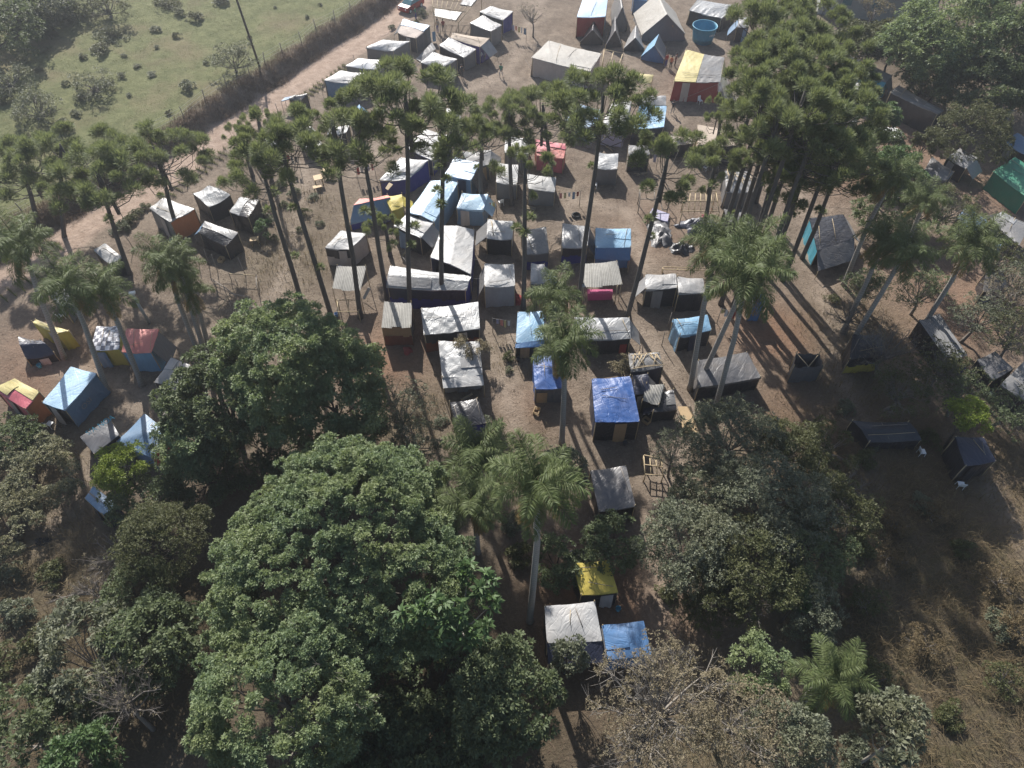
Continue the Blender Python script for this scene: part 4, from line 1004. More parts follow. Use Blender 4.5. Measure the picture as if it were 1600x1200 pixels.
# people
def person_mesh(pose, mats):
    """one skinned body; pose gives joint positions"""
    J = dict(pelvis=(0, 0, .92), belly=(0, .01, 1.1), chest=(0, 0, 1.32), neck=(0, -.01, 1.47), head=(0, -.03, 1.58), top=(0, -.02, 1.7),
             shl=(-.17, 0, 1.4), ell=(-.25, .02, 1.14), wrl=(-.26, -.08, .92), hal=(-.26, -.12, .83), shr=(.17, 0, 1.4), elr=(.25, .02, 1.14), wrr=(.26, -.08, .92), har=(.26, -.12, .83),
             hil=(-.09, 0, .88), knl=(-.1, -.02, .49), anl=(-.1, .02, .09), fol=(-.11, -.14, .04), hir=(.09, 0, .88), knr=(.1, -.02, .49), anr=(.1, .02, .09), for_=(.11, -.14, .04))
    J.update(pose)
    Rd = dict(pelvis=.13, belly=.125, chest=.14, neck=.055, head=.095, top=.07, shl=.07, ell=.045, wrl=.033, hal=.04, shr=.07, elr=.045, wrr=.033, har=.04, hil=.09, knl=.062, anl=.045, fol=.04, hir=.09, knr=.062, anr=.045, for_=.04)
    names = list(J); E = [('pelvis', 'belly'), ('belly', 'chest'), ('chest', 'neck'), ('neck', 'head'), ('head', 'top'), ('chest', 'shl'), ('shl', 'ell'), ('ell', 'wrl'), ('wrl', 'hal'), ('chest', 'shr'), ('shr', 'elr'), ('elr', 'wrr'), ('wrr', 'har'),
                          ('pelvis', 'hil'), ('hil', 'knl'), ('knl', 'anl'), ('anl', 'fol'), ('pelvis', 'hir'), ('hir', 'knr'), ('knr', 'anr'), ('anr', 'for_')]
    me = bpy.data.meshes.new('skeleton'); me.from_pydata([J[k] for k in names], [(names.index(a), names.index(b)) for a, b in E], [])
    o = bpy.data.objects.new('skeleton', me); COL.objects.link(o)
    sk = o.modifiers.new('s', 'SKIN'); sk.use_smooth_shade = True
    for i, k in enumerate(names):
        me.skin_vertices[0].data[i].radius = (Rd[k] * (1.25 if k in ('chest', 'belly', 'pelvis') else 1), Rd[k]); me.skin_vertices[0].data[i].use_root = k == 'pelvis'
    o.modifiers.new('d', 'SUBSURF').levels = 1
    ev = o.evaluated_get(bpy.context.evaluated_depsgraph_get()); out = bpy.data.meshes.new_from_object(ev)
    bpy.data.objects.remove(o); bpy.data.meshes.remove(me)
    out.materials.clear()
    for m in mats: out.materials.append(MATS[m])
    for p in out.polygons:
        z = p.center.z; x = abs(p.center.x)
        p.material_index = 1 if (z > 1.46 or (x > .215 and z < 1.2 and z > .7)) else (2 if z < .95 and z > .08 and x < .22 else (0 if z > .9 else 1))
    return out
def person(label, px, py, rz, shirt, trousers, skin='skin', walk=0.0, arm=0.0, sc_=1.0):
    c = Gp(px, py)
    pose = {}
    if walk: pose = dict(knl=(-.1, -.02 - .25 * walk, .5), anl=(-.1, -.2 * walk, .1), fol=(-.11, -.14 - .2 * walk, .05), knr=(.1, -.02 + .1 * walk, .5), anr=(.1, .3 * walk, .14), for_=(.11, .3 * walk - .12, .06), wrl=(-.26, .1, .93), wrr=(.26, -.22, .97), har=(.26, -.28, .92), hal=(-.26, .12, .85))
    if arm: pose.update(elr=(.3, -.18, 1.2), wrr=(.22, -.38, 1.3), har=(.2, -.45, 1.33))
    o = tag(link('person', person_mesh(pose, (shirt, skin, trousers))), label, 'person', 'people in the camp')
    o.location = c; o.rotation_euler = (0, 0, rz); o.scale = (sc_,) * 3
    hv, hf = [], []
    for j in range(5):
        for i in range(10):
            a = 2 * math.pi * i / 10; f = j / 4 * 1.75
            hv.append((.108 * math.cos(a) * math.sin(f + .01), .012 + .118 * math.sin(a) * math.sin(f + .01), 1.655 + .115 * math.cos(f)))
    hf = [(j * 10 + i, j * 10 + (i + 1) % 10, (j + 1) * 10 + (i + 1) % 10, (j + 1) * 10 + i) for j in range(4) for i in range(10)] + [tuple(range(10))]
    link('hair', mesh('hair', hv, hf, MATS['hair'], True), o)
person('person in white shirt and dark trousers walking by the wooden tables', 513, 256, .6, 'brightwhite', 'black', 'skin', .8)
person('person in green shirt walking on the open ground', 783, 120, -.4, 'green', 'lightgrey', 'skin2', .9)
person('person in green top standing behind the mottled roofed shack', 650, 30, 1.2, 'green', 'navy', 'skin')
person('person in red shirt standing near the rafters shed', 693, 50, .3, 'red', 'black', 'skin2')
person('person in yellow-brown top beside the person in red', 684, 50, -.5, 'tan', 'navy', 'skin')
person('person in white top in front of the purple curtain', 751, 99, .1, 'brightwhite', 'navy', 'skin2', 0, 1)
person('person in lilac top in front of the purple curtain', 757, 97, -.6, 'lilac', 'darkgrey', 'skin')
person('person in black at the narrow orange door', 722, 122, .4, 'black', 'black', 'skin2')
person('person in dark shirt and pale trousers by the red walled shack', 1050, 178, 2.6, 'navyblack', 'lightgrey', 'skin', .7)
person('person in red shirt beside the small blue tent', 1040, 104, .5, 'red', 'navy', 'skin2')
person('person in orange shirt among those by the small blue tent', 1047, 108, -.7, 'orange', 'black', 'skin')
person('person in grey shirt nearest the yellow tarped shack corner', 1054, 104, 1.0, 'grey', 'black', 'skin2')
person('person in sky blue shirt in the shade under the right palms', 1376, 372, .2, 'iceblue', 'navy', 'skin')
person('person in white shirt in the shade under the right palms', 1421, 374, .9, 'brightwhite', 'black', 'skin2')

# everyday clutter standing in front of the shacks
for i, (x, y, k, rz) in enumerate(SPOTS):
    c = Vector((x, y, hz(x, y)))
    if k == 0:
        o = empty('plastic_bucket', c); tag(o, 'small plastic bucket standing on the ground before a shack', 'bucket', 'plastic buckets')
        m = MATS[('blue', 'brightwhite', 'teal', 'black')[i % 4]]
        V = ring(c, .13, c.z, 12) + ring(c, .19, c.z + .36, 12) + ring(c, .17, c.z + .36, 12) + ring(c, .12, c.z + .05, 12)
        MB().add(V, [(a * 12 + j, a * 12 + (j + 1) % 12, (a + 1) * 12 + (j + 1) % 12, (a + 1) * 12 + j) for a in range(3) for j in range(12)] + [tuple(range(36, 48))]).build('pail', m, o, True)
        MB().tube([c + Vector((.19 * math.cos(a), 0, .36 + .12 * math.sin(a))) for a in np.linspace(0, math.pi, 7)], [.012] * 7, 4).build('handle', MATS['rubber'], o)
    elif k == 1:
        o = empty('wooden_crate', c); tag(o, 'slatted wooden crate set down in front of a shack', 'crate', 'wooden crates')
        for sx, sy, w_, d_ in ((0, .22, .6, .03), (0, -.22, .6, .03), (.29, 0, .03, .41), (-.29, 0, .03, .41)):
            for h in (.08, .2, .32):
                px_, py_ = sx * math.cos(rz) - sy * math.sin(rz), sx * math.sin(rz) + sy * math.cos(rz)
                MB().box(c + Vector((px_, py_, h)), w_, d_, .09, rz).build('slat', MATS['plywood'], o)
    elif k == 2:
        o = empty('firewood_stack', c); tag(o, 'loose stack of firewood sticks lying before a shack', 'firewood', 'firewood stacks')
        for j in range(9):
            d = Vector((math.cos(rz + RNG.uniform(-.3, .3)), math.sin(rz + RNG.uniform(-.3, .3)), 0)) * RNG.uniform(.4, .7)
            q_ = c + Vector((RNG.uniform(-.2, .2), RNG.uniform(-.2, .2), .05 + .045 * (j // 3)))
            stick(q_ - d, q_ + d, .035, MATS['woodgrey' if j % 2 else 'wood'], o, 'log', .03, 5)
    elif k == 3:
        o = empty('plastic_drum', c); tag(o, 'upright plastic water drum beside a shack', 'drum', 'plastic drums')
        pr = [(.24, 0), (.28, .1), (.28, .38), (.295, .42), (.28, .46), (.28, .74), (.24, .84), (.06, .86)]
        V = [];
        for r_, z_ in pr: V += ring(c, r_, c.z + z_, 14)
        MB().add(V, [(a * 14 + j, a * 14 + (j + 1) % 14, (a + 1) * 14 + (j + 1) % 14, (a + 1) * 14 + j) for a in range(len(pr) - 1) for j in range(14)] + [tuple(range(14 * (len(pr) - 1), 14 * len(pr)))]).build('barrel', MATS[('steelblue', 'navy', 'lightgrey')[i % 3]], o, True)
        MB().tube([c + Vector((.12, 0, .85)), c + Vector((.12, 0, .9))], [.05, .05], 8).build('cap', MATS['whitepaint'], o)
    elif k == 4:
        o = empty('plastic_chair', c, rz); tag(o, 'white plastic chair standing outside a shack', 'chair', 'plastic chairs')
        for sx in (-.2, .2):
            for sy in (-.2, .2): link('leg', mesh('leg', *tube([(sx * 1.1, sy * 1.1, 0), (sx, sy, .43)], [.025, .03], 5), MATS['whitepaint']), o)
        b_ = MB(); b_.box((0, 0, .44), .46, .44, .04); link('seat', mesh('seat', b_.V, b_.F, MATS['whitepaint']), o)
        b_ = MB(); b_.slab([(-.22, .2, .46), (.22, .2, .46), (.2, .3, .9), (-.2, .3, .9)], .03); link('backrest', mesh('backrest', b_.V, b_.F, MATS['whitepaint']), o)
    else:
        v_ = [(.5 * math.cos(a) * f * (1 + .3 * math.sin(3 * a + i)), .4 * math.sin(a) * f * (1 + .25 * math.cos(2 * a + i)), .28 * (1 - f * f) + .05 * math.sin(5 * a + i) * f * (1 - f) * 4 + (0 if f < 1 else -.03)) for f in (0.02, .35, .65, .9, 1.05) for a in np.linspace(0, 2 * math.pi, 14, False)]
        o = link('cloth_bundle', mesh('cloth_bundle', v_, [(a * 14 + j, a * 14 + (j + 1) % 14, (a + 1) * 14 + (j + 1) % 14, (a + 1) * 14 + j) for a in range(4) for j in range(14)], MATS[('grey', 'black', 'lilac', 'red', 'white', 'steelblue')[i % 6]], True))
        o.location = c; o.rotation_euler = (0, 0, rz); tag(o, 'rumpled sheet dropped on the ground outside a shack', 'cloth', 'rumpled sheets')
# washing lines
for i, (a, b, lb) in enumerate((((745, 345), (775, 338), 'washing line beside the slate blue roofed shack'), ((872, 325), (905, 322), 'washing line above the grey canvas roofed shack'), ((985, 262), (1025, 264), 'washing line below the grey open hut'), ((770, 520), (798, 524), 'washing line right of the glossy creased silver roof'),
                             ((1120, 505), (1150, 512), 'washing line right of the crumpled light blue roof'), ((560, 285), (588, 278), 'washing line left of the silver long shack'), ((800, 60), (822, 66), 'washing line near the guy rope at the top'), ((440, 262), (470, 268), 'washing line below the blue ended white tent'), ((1055, 240), (1086, 244), 'washing line left of the tiny pyramid tent'))):
    pa, pb = Gp(*a), Gp(*b); o = empty('washing_line', (pa + pb) / 2); tag(o, lb, 'washing line')
    for p in (pa, pb): stick(p - Vector((0, 0, .1)), p + Vector((0, 0, 1.9)), .035, MATS['woodgrey'], o, 'line_pole', .03)
    ta, tb_ = pa + Vector((0, 0, 1.8)), pb + Vector((0, 0, 1.8))
    stick(ta, tb_, .012, MATS['rope'], o, 'line', 0, 4)
    n = 5; d = (tb_ - ta); out = Vector((-d.y, d.x, 0)).normalized()
    for k in range(n):
        f0 = (k + .15) / n; f1 = f0 + RNG.uniform(.5, .8) / n; h = RNG.uniform(.5, 1.0)
        tp = [ta.lerp(tb_, f0 + (f1 - f0) * j / 4) for j in range(5)]
        wall_sheet(tp, [q_ - Vector((0, 0, h)) for q_ in tp], 4, k + i * 3.3, MATS[('white', 'salmon', 'steelblue', 'darkgrey', 'paleyellow', 'red', 'lilac', 'brightwhite')[(k * 3 + i) % 8]], 'garment', o, o.location, out, .07)
# ------------------------------------------------------------------ vegetation
def unit(v): return v / np.maximum(np.linalg.norm(v, axis=-1, keepdims=True), 1e-9)
def leafquads(P, D, L, W, rng, cup=.08):
    """folded diamond leaves"""
    n = len(P)
    up = unit(rng.normal(0, .35, (n, 3)) + [0, 0, 1])
    S_ = unit(np.cross(D, up)); U = np.cross(S_, D)
    L = np.broadcast_to(L, (n,))[:, None]; W = np.broadcast_to(W, (n,))[:, None]
    mid = P + D * L * .48 + U * L * cup
    V = np.stack([P, mid + S_ * W / 2 + U * W * .15, P + D * L, mid - S_ * W / 2 + U * W * .15], 1).reshape(-1, 3)
    return V, np.arange(n * 4).reshape(n, 4)
def rosettes(C, A, k, L, W, rng, open_=(.9, 1.45)):
    """k leaves radiating about axis A at each centre C"""
    n = len(C)
    A = unit(A); ref = unit(np.cross(A, rng.normal(0, 1, (n, 3)))); bi = np.cross(A, ref)
    ph = (np.arange(k)[None, :] / k * 2 * np.pi) + rng.uniform(0, 6.28, (n, 1)) + rng.normal(0, .25, (n, k))
    th = rng.uniform(*open_, (n, k))
    D = A[:, None] * np.cos(th)[..., None] + (ref[:, None] * np.cos(ph)[..., None] + bi[:, None] * np.sin(ph)[..., None]) * np.sin(th)[..., None]
    P = C[:, None] + D * .03
    Ls = L * rng.uniform(.7, 1.2, n * k)
    return leafquads(P.reshape(-1, 3), D.reshape(-1, 3), Ls, W * Ls / L, rng)
def sph(n, rng, zmin=-.3):
    z = rng.uniform(zmin, 1, n); a = rng.uniform(0, 2 * np.pi, n); r = np.sqrt(1 - z * z)
    return np.stack([r * np.cos(a), r * np.sin(a), z], -1)
def crown_mesh(name, seed, rx, rz, nclump, nros, k, L, W, mat, rc=1.0, zmin=-.35, hollow=.7, open_=(.8, 1.4), ry=None):
    rng = np.random.default_rng(seed)
    d = sph(nclump, rng, zmin)
    bumpy = 1 + .16 * np.sin(d[:, 0] * 4 + seed) * np.cos(d[:, 1] * 3.3 + seed * 2) + rng.normal(0, .05, nclump)
    c = d * [rx, ry or rx, rz] * (rng.uniform(hollow, 1, (nclump, 1)) * bumpy[:, None])
    rcs = rc * rng.uniform(.6, 1.25, nclump)
    dd = sph(nclump * nros, rng, -.35).reshape(nclump, nros, 3)
    dd = unit(dd + .35 * d[:, None] + [0, 0, .15])
    P = c[:, None] + dd * rcs[:, None, None] * rng.uniform(.55, 1.05, (nclump, nros, 1)) * [1, 1, .8]
    V, Fq = rosettes(P.reshape(-1, 3), (dd + [0, 0, .4]).reshape(-1, 3) + rng.normal(0, .25, (nclump * nros, 3)), k, L, W, rng, open_)
    return npmesh(name, V, Fq, MATS[mat]), c
def limbs_mesh(name, base, top, ends, r0, mat, rng, wig=.25, n=5, twigs=0):
    mb = MB()
    base, top = Vector(base), Vector(top)
    m1 = base.lerp(top, .5) + Vector((rng.uniform(-wig, wig), rng.uniform(-wig, wig), 0))
    mb.tube([base, base.lerp(m1, .5), m1, top], [r0 * 1.25, r0, r0 * .85, r0 * .6], 8)
    for e in ends:
        e = Vector(e); s = m1.lerp(top, rng.uniform(.2, 1.0))
        mid = s.lerp(e, .5) + Vector((rng.uniform(-wig, wig), rng.uniform(-wig, wig), rng.uniform(-.1, wig) - .1 * (e - s).length))
        rr = r0 * rng.uniform(.25, .45)
        mb.tube([s, mid, e], [rr, rr * .7, rr * .25], n, False)
        for _ in range(twigs):
            b = mid.lerp(e, rng.uniform(.1, .9)); L = (e - s).length * rng.uniform(.15, .4)
            dv = ((e - s).normalized() + Vector((rng.uniform(-1, 1), rng.uniform(-1, 1), rng.uniform(-.5, .9)))).normalized()
            q1 = b + dv * L * .5 + Vector((rng.uniform(-.1, .1),) * 3) * L
            mb.tube([b, q1, b + dv * L], [rr * .35, rr * .22, rr * .1], 3, False)
            for _k in range(2):
                dv2 = (dv + Vector((rng.uniform(-1, 1), rng.uniform(-1, 1), rng.uniform(-.5, .8)))).normalized()
                mb.tube([q1, q1 + dv2 * L * .5], [rr * .18, rr * .07], 3, False)
    return mb
def tree(label, px, py, zc, rx, rz, nclump, nros, k, L, W, mat, bark='bark_dark', rc=1.0, name='broadleaf_tree', cat='tree', group=None, hollow=.7, zmin=-.35, nlimb=10, r0=None, twigs=0, seed=None, open_=(.8, 1.4), me=None, ry=None):
    """a tree whose crown centre, at height zc, the survey picture shows at (px, py)"""
    sd = seed or int(px * 7 + py * 13)
    rng = random.Random(sd)
    p = Z(px, py, zc); g = hz(p.x, p.y)
    base = Vector((p.x, p.y, g))
    t = empty(name, base); tag(t, label, cat, group)
    cm, cl = crown_mesh('crown', sd, rx, rz, nclump, nros, k, L, W, mat, rc, zmin, hollow, open_, ry)
    o = link('crown', cm, t); o.location = (0, 0, zc - g)
    r0 = r0 or .05 + rx * .035
    ends = [cl[i] + np.array([p.x, p.y, zc]) for i in rng.sample(range(len(cl)), min(nlimb, len(cl)))]
    tw = Vector((rng.uniform(-.3, .3) * rx, rng.uniform(-.3, .3) * rx, 0))
    mb = limbs_mesh('trunk', base + tw * .5 - Vector((0, 0, .2)), Vector((p.x, p.y, max(zc - rz * .4, g + .3))), ends, r0, bark, rng, .12 * rx, twigs=twigs)
    mb.build('trunk', MATS[bark], t, True)
    return t

# ---- big evergreen trees, lower left
tree('huge dense dome crowned evergreen tree filling the lower left', 545, 862, 6.6, 7.3, 4.6, 1650, 22, 8, .185, .07, 'leaf_mango', rc=.4, hollow=.84, zmin=-.5, nlimb=14)
tree('dense rounded evergreen with a bare branched patch at the bottom edge', 440, 1092, 7.2, 4.3, 3.4, 420, 22, 8, .19, .07, 'leaf_mango', rc=.42, hollow=.75, zmin=-.4, nlimb=26, twigs=3, bark='bark_grey')
tree('dark leafy tree left of the two araucaria bases, behind the dome tree', 450, 578, 7.6, 4.6, 4.6, 430, 22, 7, .22, .085, 'leaf_mango', rc=.55, hollow=.75)
tree('dark leafy tree with fresh green tips right above the dome tree', 520, 615, 5.6, 4.0, 3.6, 160, 20, 7, .28, .11, 'leaf_mango', rc=.65)
tree('dark evergreen with open crooked limbs left of the dome tree', 350, 630, 5.5, 4.3, 3.4, 150, 20, 7, .28, .11, 'leaf_dark', rc=.65, nlimb=24, hollow=.6)
tree('yellowish green shrubby tree at the left flank of the dome tree', 305, 700, 4.0, 2.3, 2.8, 70, 24, 6, .27, .1, 'leaf_mango', rc=.8)
tree('dark round tree under the palm trunk at the bottom middle', 790, 1090, 4.5, 2.7, 2.8, 60, 28, 7, .26, .1, 'leaf_dark', rc=.75)
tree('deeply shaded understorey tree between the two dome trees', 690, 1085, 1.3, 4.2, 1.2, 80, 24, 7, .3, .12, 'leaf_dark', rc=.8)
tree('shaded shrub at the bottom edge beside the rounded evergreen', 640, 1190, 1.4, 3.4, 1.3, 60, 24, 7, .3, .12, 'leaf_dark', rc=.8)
tree('big leaved scrub tree in the bottom left corner', 50, 1150, 3.0, 3.2, 2.2, 56, 16, 8, .26, .1, 'leaf_dark', rc=.7, nlimb=16, twigs=2, bark='bark_grey')
tree('pale leaved scrub tree with star shaped leaf whorls at the lower left', 140, 1040, 3.0, 3.4, 2.2, 44, 14, 9, .36, .1, 'leaf_grey', rc=.8, nlimb=18, twigs=2, bark='bark_grey')
tree('small pale green shrub at the bottom edge left of the rounded evergreen', 130, 1190, 4.2, 1.7, 1.6, 26, 22, 7, .28, .1, 'leaf_fresh', rc=.6)
tree('dark shrub between scrub and dome tree at the lower left', 245, 1010, 3.0, 2.8, 2.4, 50, 24, 7, .3, .12, 'leaf_dark', rc=.8)
tree('soft olive fine leaved tree left of the dome tree', 255, 850, 4.2, 2.6, 2.2, 60, 36, 8, .16, .045, 'leaf_olive', rc=.9)
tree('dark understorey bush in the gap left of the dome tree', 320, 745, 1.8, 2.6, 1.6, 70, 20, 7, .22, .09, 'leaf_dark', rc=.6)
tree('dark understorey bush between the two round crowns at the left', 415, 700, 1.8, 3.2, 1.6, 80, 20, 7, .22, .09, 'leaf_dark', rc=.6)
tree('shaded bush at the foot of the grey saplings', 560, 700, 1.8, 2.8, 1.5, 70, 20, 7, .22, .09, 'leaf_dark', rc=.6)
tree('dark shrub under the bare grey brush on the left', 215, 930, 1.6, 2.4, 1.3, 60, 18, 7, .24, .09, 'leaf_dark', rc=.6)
tree('lime green feathery tree in front of the umbrella seamed hut', 190, 735, 4.6, 1.7, 1.7, 26, 34, 8, .2, .05, 'leaf_lime', rc=.65, hollow=.5)
tree('shaded green bush behind the lime green tree', 225, 790, 2.4, 2.4, 1.8, 40, 22, 7, .22, .09, 'leaf_dark', rc=.7, nlimb=16, twigs=2, bark='bark_grey')
tree('broad grey green thicket on the left edge below the rose tent', 52, 745, .9, 3.4, 1.1, 90, 26, 7, .2, .08, 'leaf_pale', rc=.6, zmin=-.1, ry=3.4)
tree('low dry thicket on the left edge beneath the grey green one', 15, 830, 1.2, 2.6, .9, 45, 22, 7, .18, .07, 'leaf_pale', rc=.55, zmin=-.1)
tree('dark bush beside the rose and yellow tent', 10, 690, 1.2, 2.0, 1.1, 40, 22, 7, .22, .09, 'leaf_dark', rc=.7, nlimb=16, twigs=2)
tree('sparse grey sapling stand right of the dark leafy trees', 625, 640, 3.6, 2.4, 2.8, 40, 12, 6, .16, .06, 'leaf_grey', rc=.8, nlimb=26, twigs=4, bark='bark_grey', hollow=.4)
tree('thin grey leaved sapling just above the dome tree', 650, 690, 2.6, 1.9, 1.9, 30, 16, 6, .18, .07, 'leaf_grey', rc=.6, nlimb=18, twigs=3, bark='bark_grey')
tree('round leafy bush partly behind the front palm crown', 875, 740, 2.4, 1.7, 1.6, 30, 24, 7, .2, .08, 'leaf_grey', rc=.6)
tree('dark bush in front of the dull black tarp shelter', 955, 850, 2.2, 1.8, 1.6, 34, 22, 7, .22, .09, 'leaf_dark', rc=.6)
tree('small tree growing in front of the nearest white roofed shack', 886, 1022, 3.2, .9, 1.1, 16, 18, 7, .2, .09, 'leaf_grey', rc=.42, hollow=.4)
tree('dark low bush between the palm trunk and the yellow roof', 870, 880, 1.6, 1.6, 1.3, 26, 20, 7, .22, .09, 'leaf_dark', rc=.6)
tree('dry tan shrub behind the two fold silver roof', 735, 545, 1.9, 1.3, 1.1, 20, 22, 7, .16, .05, 'leaf_tan', rc=.5)
tree('dry tan shrub beside the pole topped shack', 975, 575, 1.3, .9, .9, 14, 20, 7, .16, .05, 'leaf_tan', rc=.4)
tree('small green weed bush by the black plastic huts', 413, 358, .9, .9, .8, 14, 20, 7, .16, .06, 'leaf_fresh', rc=.4)
# ---- lower right scrub
tree('grey green scrub tree right of the plywood board', 1145, 690, 3.8, 3.2, 2.5, 90, 30, 6, .17, .07, 'leaf_grey', rc=.8, nlimb=24, twigs=4, bark='bark_grey', hollow=.5)
tree('wide mixed green scrub tree below the grey tent', 1190, 790, 4.2, 3.9, 2.8, 120, 30, 6, .17, .07, 'leaf_grey', rc=.8, nlimb=30, twigs=4, bark='bark_grey', hollow=.45)
tree('pale leaved scrub tree right of the empty path', 1075, 860, 4.0, 3.1, 2.6, 100, 30, 6, .18, .07, 'leaf_grey', rc=.75, nlimb=22, twigs=3, bark='bark_grey', hollow=.5)
tree('olive scrub tree in the lower right slope', 1170, 900, 3.8, 3.3, 2.4, 100, 28, 6, .17, .07, 'leaf_olive', rc=.75, nlimb=22, twigs=4, bark='bark_grey', hollow=.5)
tree('sparse scrub tree with fallen grey branches at the right', 1290, 800, 3.2, 3.4, 2.2, 90, 24, 6, .16, .06, 'leaf_olive', rc=.7, nlimb=30, twigs=5, bark='bark_pale', hollow=.5)
tree('twiggy grey sapling right of the royal blue roofed shack', 1052, 705, 3.2, 1.5, 1.8, 26, 12, 6, .14, .05, 'leaf_grey', rc=.6, nlimb=22, twigs=5, bark='bark_grey', hollow=.3)
tree('shaded scrub tree between the path and the grey green scrub', 1105, 765, 3.0, 2.4, 2.0, 70, 26, 6, .17, .07, 'leaf_grey', rc=.7, nlimb=18, twigs=4, bark='bark_grey', hollow=.5)
tree('dusty scrub tree above the fallen grey branches', 1235, 710, 2.8, 2.6, 1.9, 70, 26, 6, .17, .07, 'leaf_olive', rc=.7, nlimb=18, twigs=4, bark='bark_grey', hollow=.5)
tree('dark green scrub tree at the right rim of the scrub', 1255, 870, 3.2, 2.8, 2.1, 80, 26, 6, .18, .07, 'leaf_dark', rc=.7, nlimb=18, twigs=3, bark='bark_grey', hollow=.5)
tree('dry olive scrub on the slope below the pale leaved scrub', 1110, 935, 2.2, 2.4, 1.6, 60, 24, 6, .16, .06, 'leaf_olive', rc=.65, nlimb=18, twigs=4, bark='bark_grey', hollow=.4)
tree('small green sapling above the palm in the bottom right', 1262, 950, 3.2, 1.9, 1.6, 36, 20, 6, .17, .07, 'leaf_grey', rc=.6, nlimb=14, twigs=3)
tree('bright leaved tip of a sapling left of the dry grass slope', 1248, 935, 4.0, .8, .8, 12, 18, 7, .18, .07, 'leaf_fresh', rc=.4)
tree('half bare tree with tan dying leaves at the bottom edge', 1040, 1105, 6.0, 3.7, 2.8, 100, 15, 6, .15, .05, 'leaf_tan', rc=.75, nlimb=60, twigs=8, bark='bark_pale', hollow=.4, r0=.2)
tree('dull tan and green tree right of the half bare one', 1150, 1130, 5.6, 2.6, 2.4, 60, 16, 6, .15, .055, 'leaf_tan', rc=.7, nlimb=30, twigs=6, bark='bark_pale', hollow=.4)
tree('grey green leafy tree at the bottom edge below the palm', 1235, 1160, 4.8, 2.0, 1.9, 50, 24, 7, .18, .07, 'leaf_grey', rc=.65)
tree('small dark green tree behind the half bare one', 1185, 1045, 4.4, 1.6, 1.4, 30, 22, 7, .18, .07, 'leaf_mango', rc=.55)
tree('narrow leafy sapling right of the bottom right palm', 1395, 1130, 3.2, 1.5, 1.6, 26, 18, 7, .22, .1, 'leaf_grey', rc=.55, nlimb=12, twigs=2)
tree('sapling with fresh green clustered crown on the right slope', 1515, 652, 4.2, 1.4, 1.0, 20, 26, 8, .2, .07, 'leaf_lime', rc=.55)
tree('low shaded scrub left of the long black tarp tent', 1290, 700, 1.0, 2.2, 1.0, 34, 18, 6, .16, .06, 'leaf_olive', rc=.6, nlimb=14, twigs=3, bark='bark_grey')
tree('bare grey tangle of branches over the black hut with yellow strips', 1390, 545, 3.2, 2.8, 2.2, 34, 4, 5, .12, .05, 'leaf_tan', rc=.7, nlimb=46, twigs=7, bark='bark_grey', hollow=.3)
tree('bare twiggy shrub in the shade below the right palms', 1330, 490, 2.4, 2.6, 1.6, 30, 4, 5, .12, .05, 'leaf_tan', rc=.7, nlimb=40, twigs=7, bark='bark_grey', hollow=.3)
tree('twiggy pale shrub at the right edge among the huts', 1580, 460, 2.8, 2.6, 2.0, 34, 8, 5, .13, .05, 'leaf_tan', rc=.7, nlimb=40, twigs=7, bark='bark_pale', hollow=.3)
tree('sparse tree over the dark huts at the right edge', 1590, 520, 3.5, 2.6, 2.2, 44, 14, 6, .16, .06, 'leaf_olive', rc=.7, nlimb=26, twigs=5, bark='bark_grey', hollow=.4)
for px, py, z, r, m, lb in ((1470, 575, 3.4, 2.6, 'leaf_olive', 'grey twig tree over the long dark hut'), (1535, 500, 3.0, 2.6, 'leaf_grey', 'grey twig tree above the dark roofed hut at the right'), (1440, 455, 2.8, 2.6, 'leaf_dark', 'shaded leafy scrub below the sunlit palm'), (1575, 640, 2.6, 2.4, 'leaf_dark', 'dark scrub below the glossy tent at the right edge'),
                         (1410, 610, 2.6, 2.6, 'leaf_olive', 'shaded twig scrub below the hut with yellow strips'), (1350, 450, 2.2, 2.0, 'leaf_dark', 'shaded scrub right of the teal walled black shack'), (1500, 620, 2.6, 2.4, 'leaf_dark', 'dark scrub left of the bright green sapling'), (1560, 410, 2.8, 2.4, 'leaf_olive', 'twiggy scrub under the long grey sheet roof'), (1600, 440, 3.2, 2.4, 'leaf_grey', 'scrub tree cut by the right edge below the grey roof')):
    tree(lb, px, py, z, r, r * .75, 46, 12, 6, .17, .065, m, rc=.7, nlimb=34, twigs=5, bark='bark_grey', hollow=.35)
tree('dry leaved thicket between the right palms', 1480, 330, 2.6, 2.7, 2.0, 46, 18, 6, .18, .07, 'leaf_olive', rc=.7, nlimb=22, twigs=4, bark='bark_grey')
tree('leafy grey thicket above the blue grey speckled roof', 1440, 335, 2.0, 2.0, 1.6, 34, 18, 6, .18, .08, 'leaf_grey', rc=.6, nlimb=16, twigs=3)
tree('olive green dome bush behind the grey panels hut', 1515, 215, 3.8, 4.0, 3.0, 100, 24, 7, .2, .07, 'leaf_olive', rc=.85)
tree('thin sapling on the red soil right of the white dish', 1445, 225, 3.2, 1.6, 1.2, 16, 16, 7, .26, .1, 'leaf_olive', rc=.5, hollow=.4)
tree('bright small leaf tree above the white dish', 1380, 185, 4.2, 1.7, 1.5, 24, 22, 8, .32, .12, 'leaf_fresh', rc=.6, hollow=.5)
tree('bright leafy tree below the white dish', 1402, 268, 4.4, 2.2, 2.0, 40, 26, 8, .3, .1, 'leaf_fresh', rc=.7, hollow=.55)
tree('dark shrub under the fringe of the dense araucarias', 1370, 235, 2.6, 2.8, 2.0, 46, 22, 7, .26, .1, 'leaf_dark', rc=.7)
tree('shadowy shrub beneath the right palm', 1375, 330, 2.2, 2.6, 1.8, 40, 20, 7, .24, .1, 'leaf_dark', rc=.7)
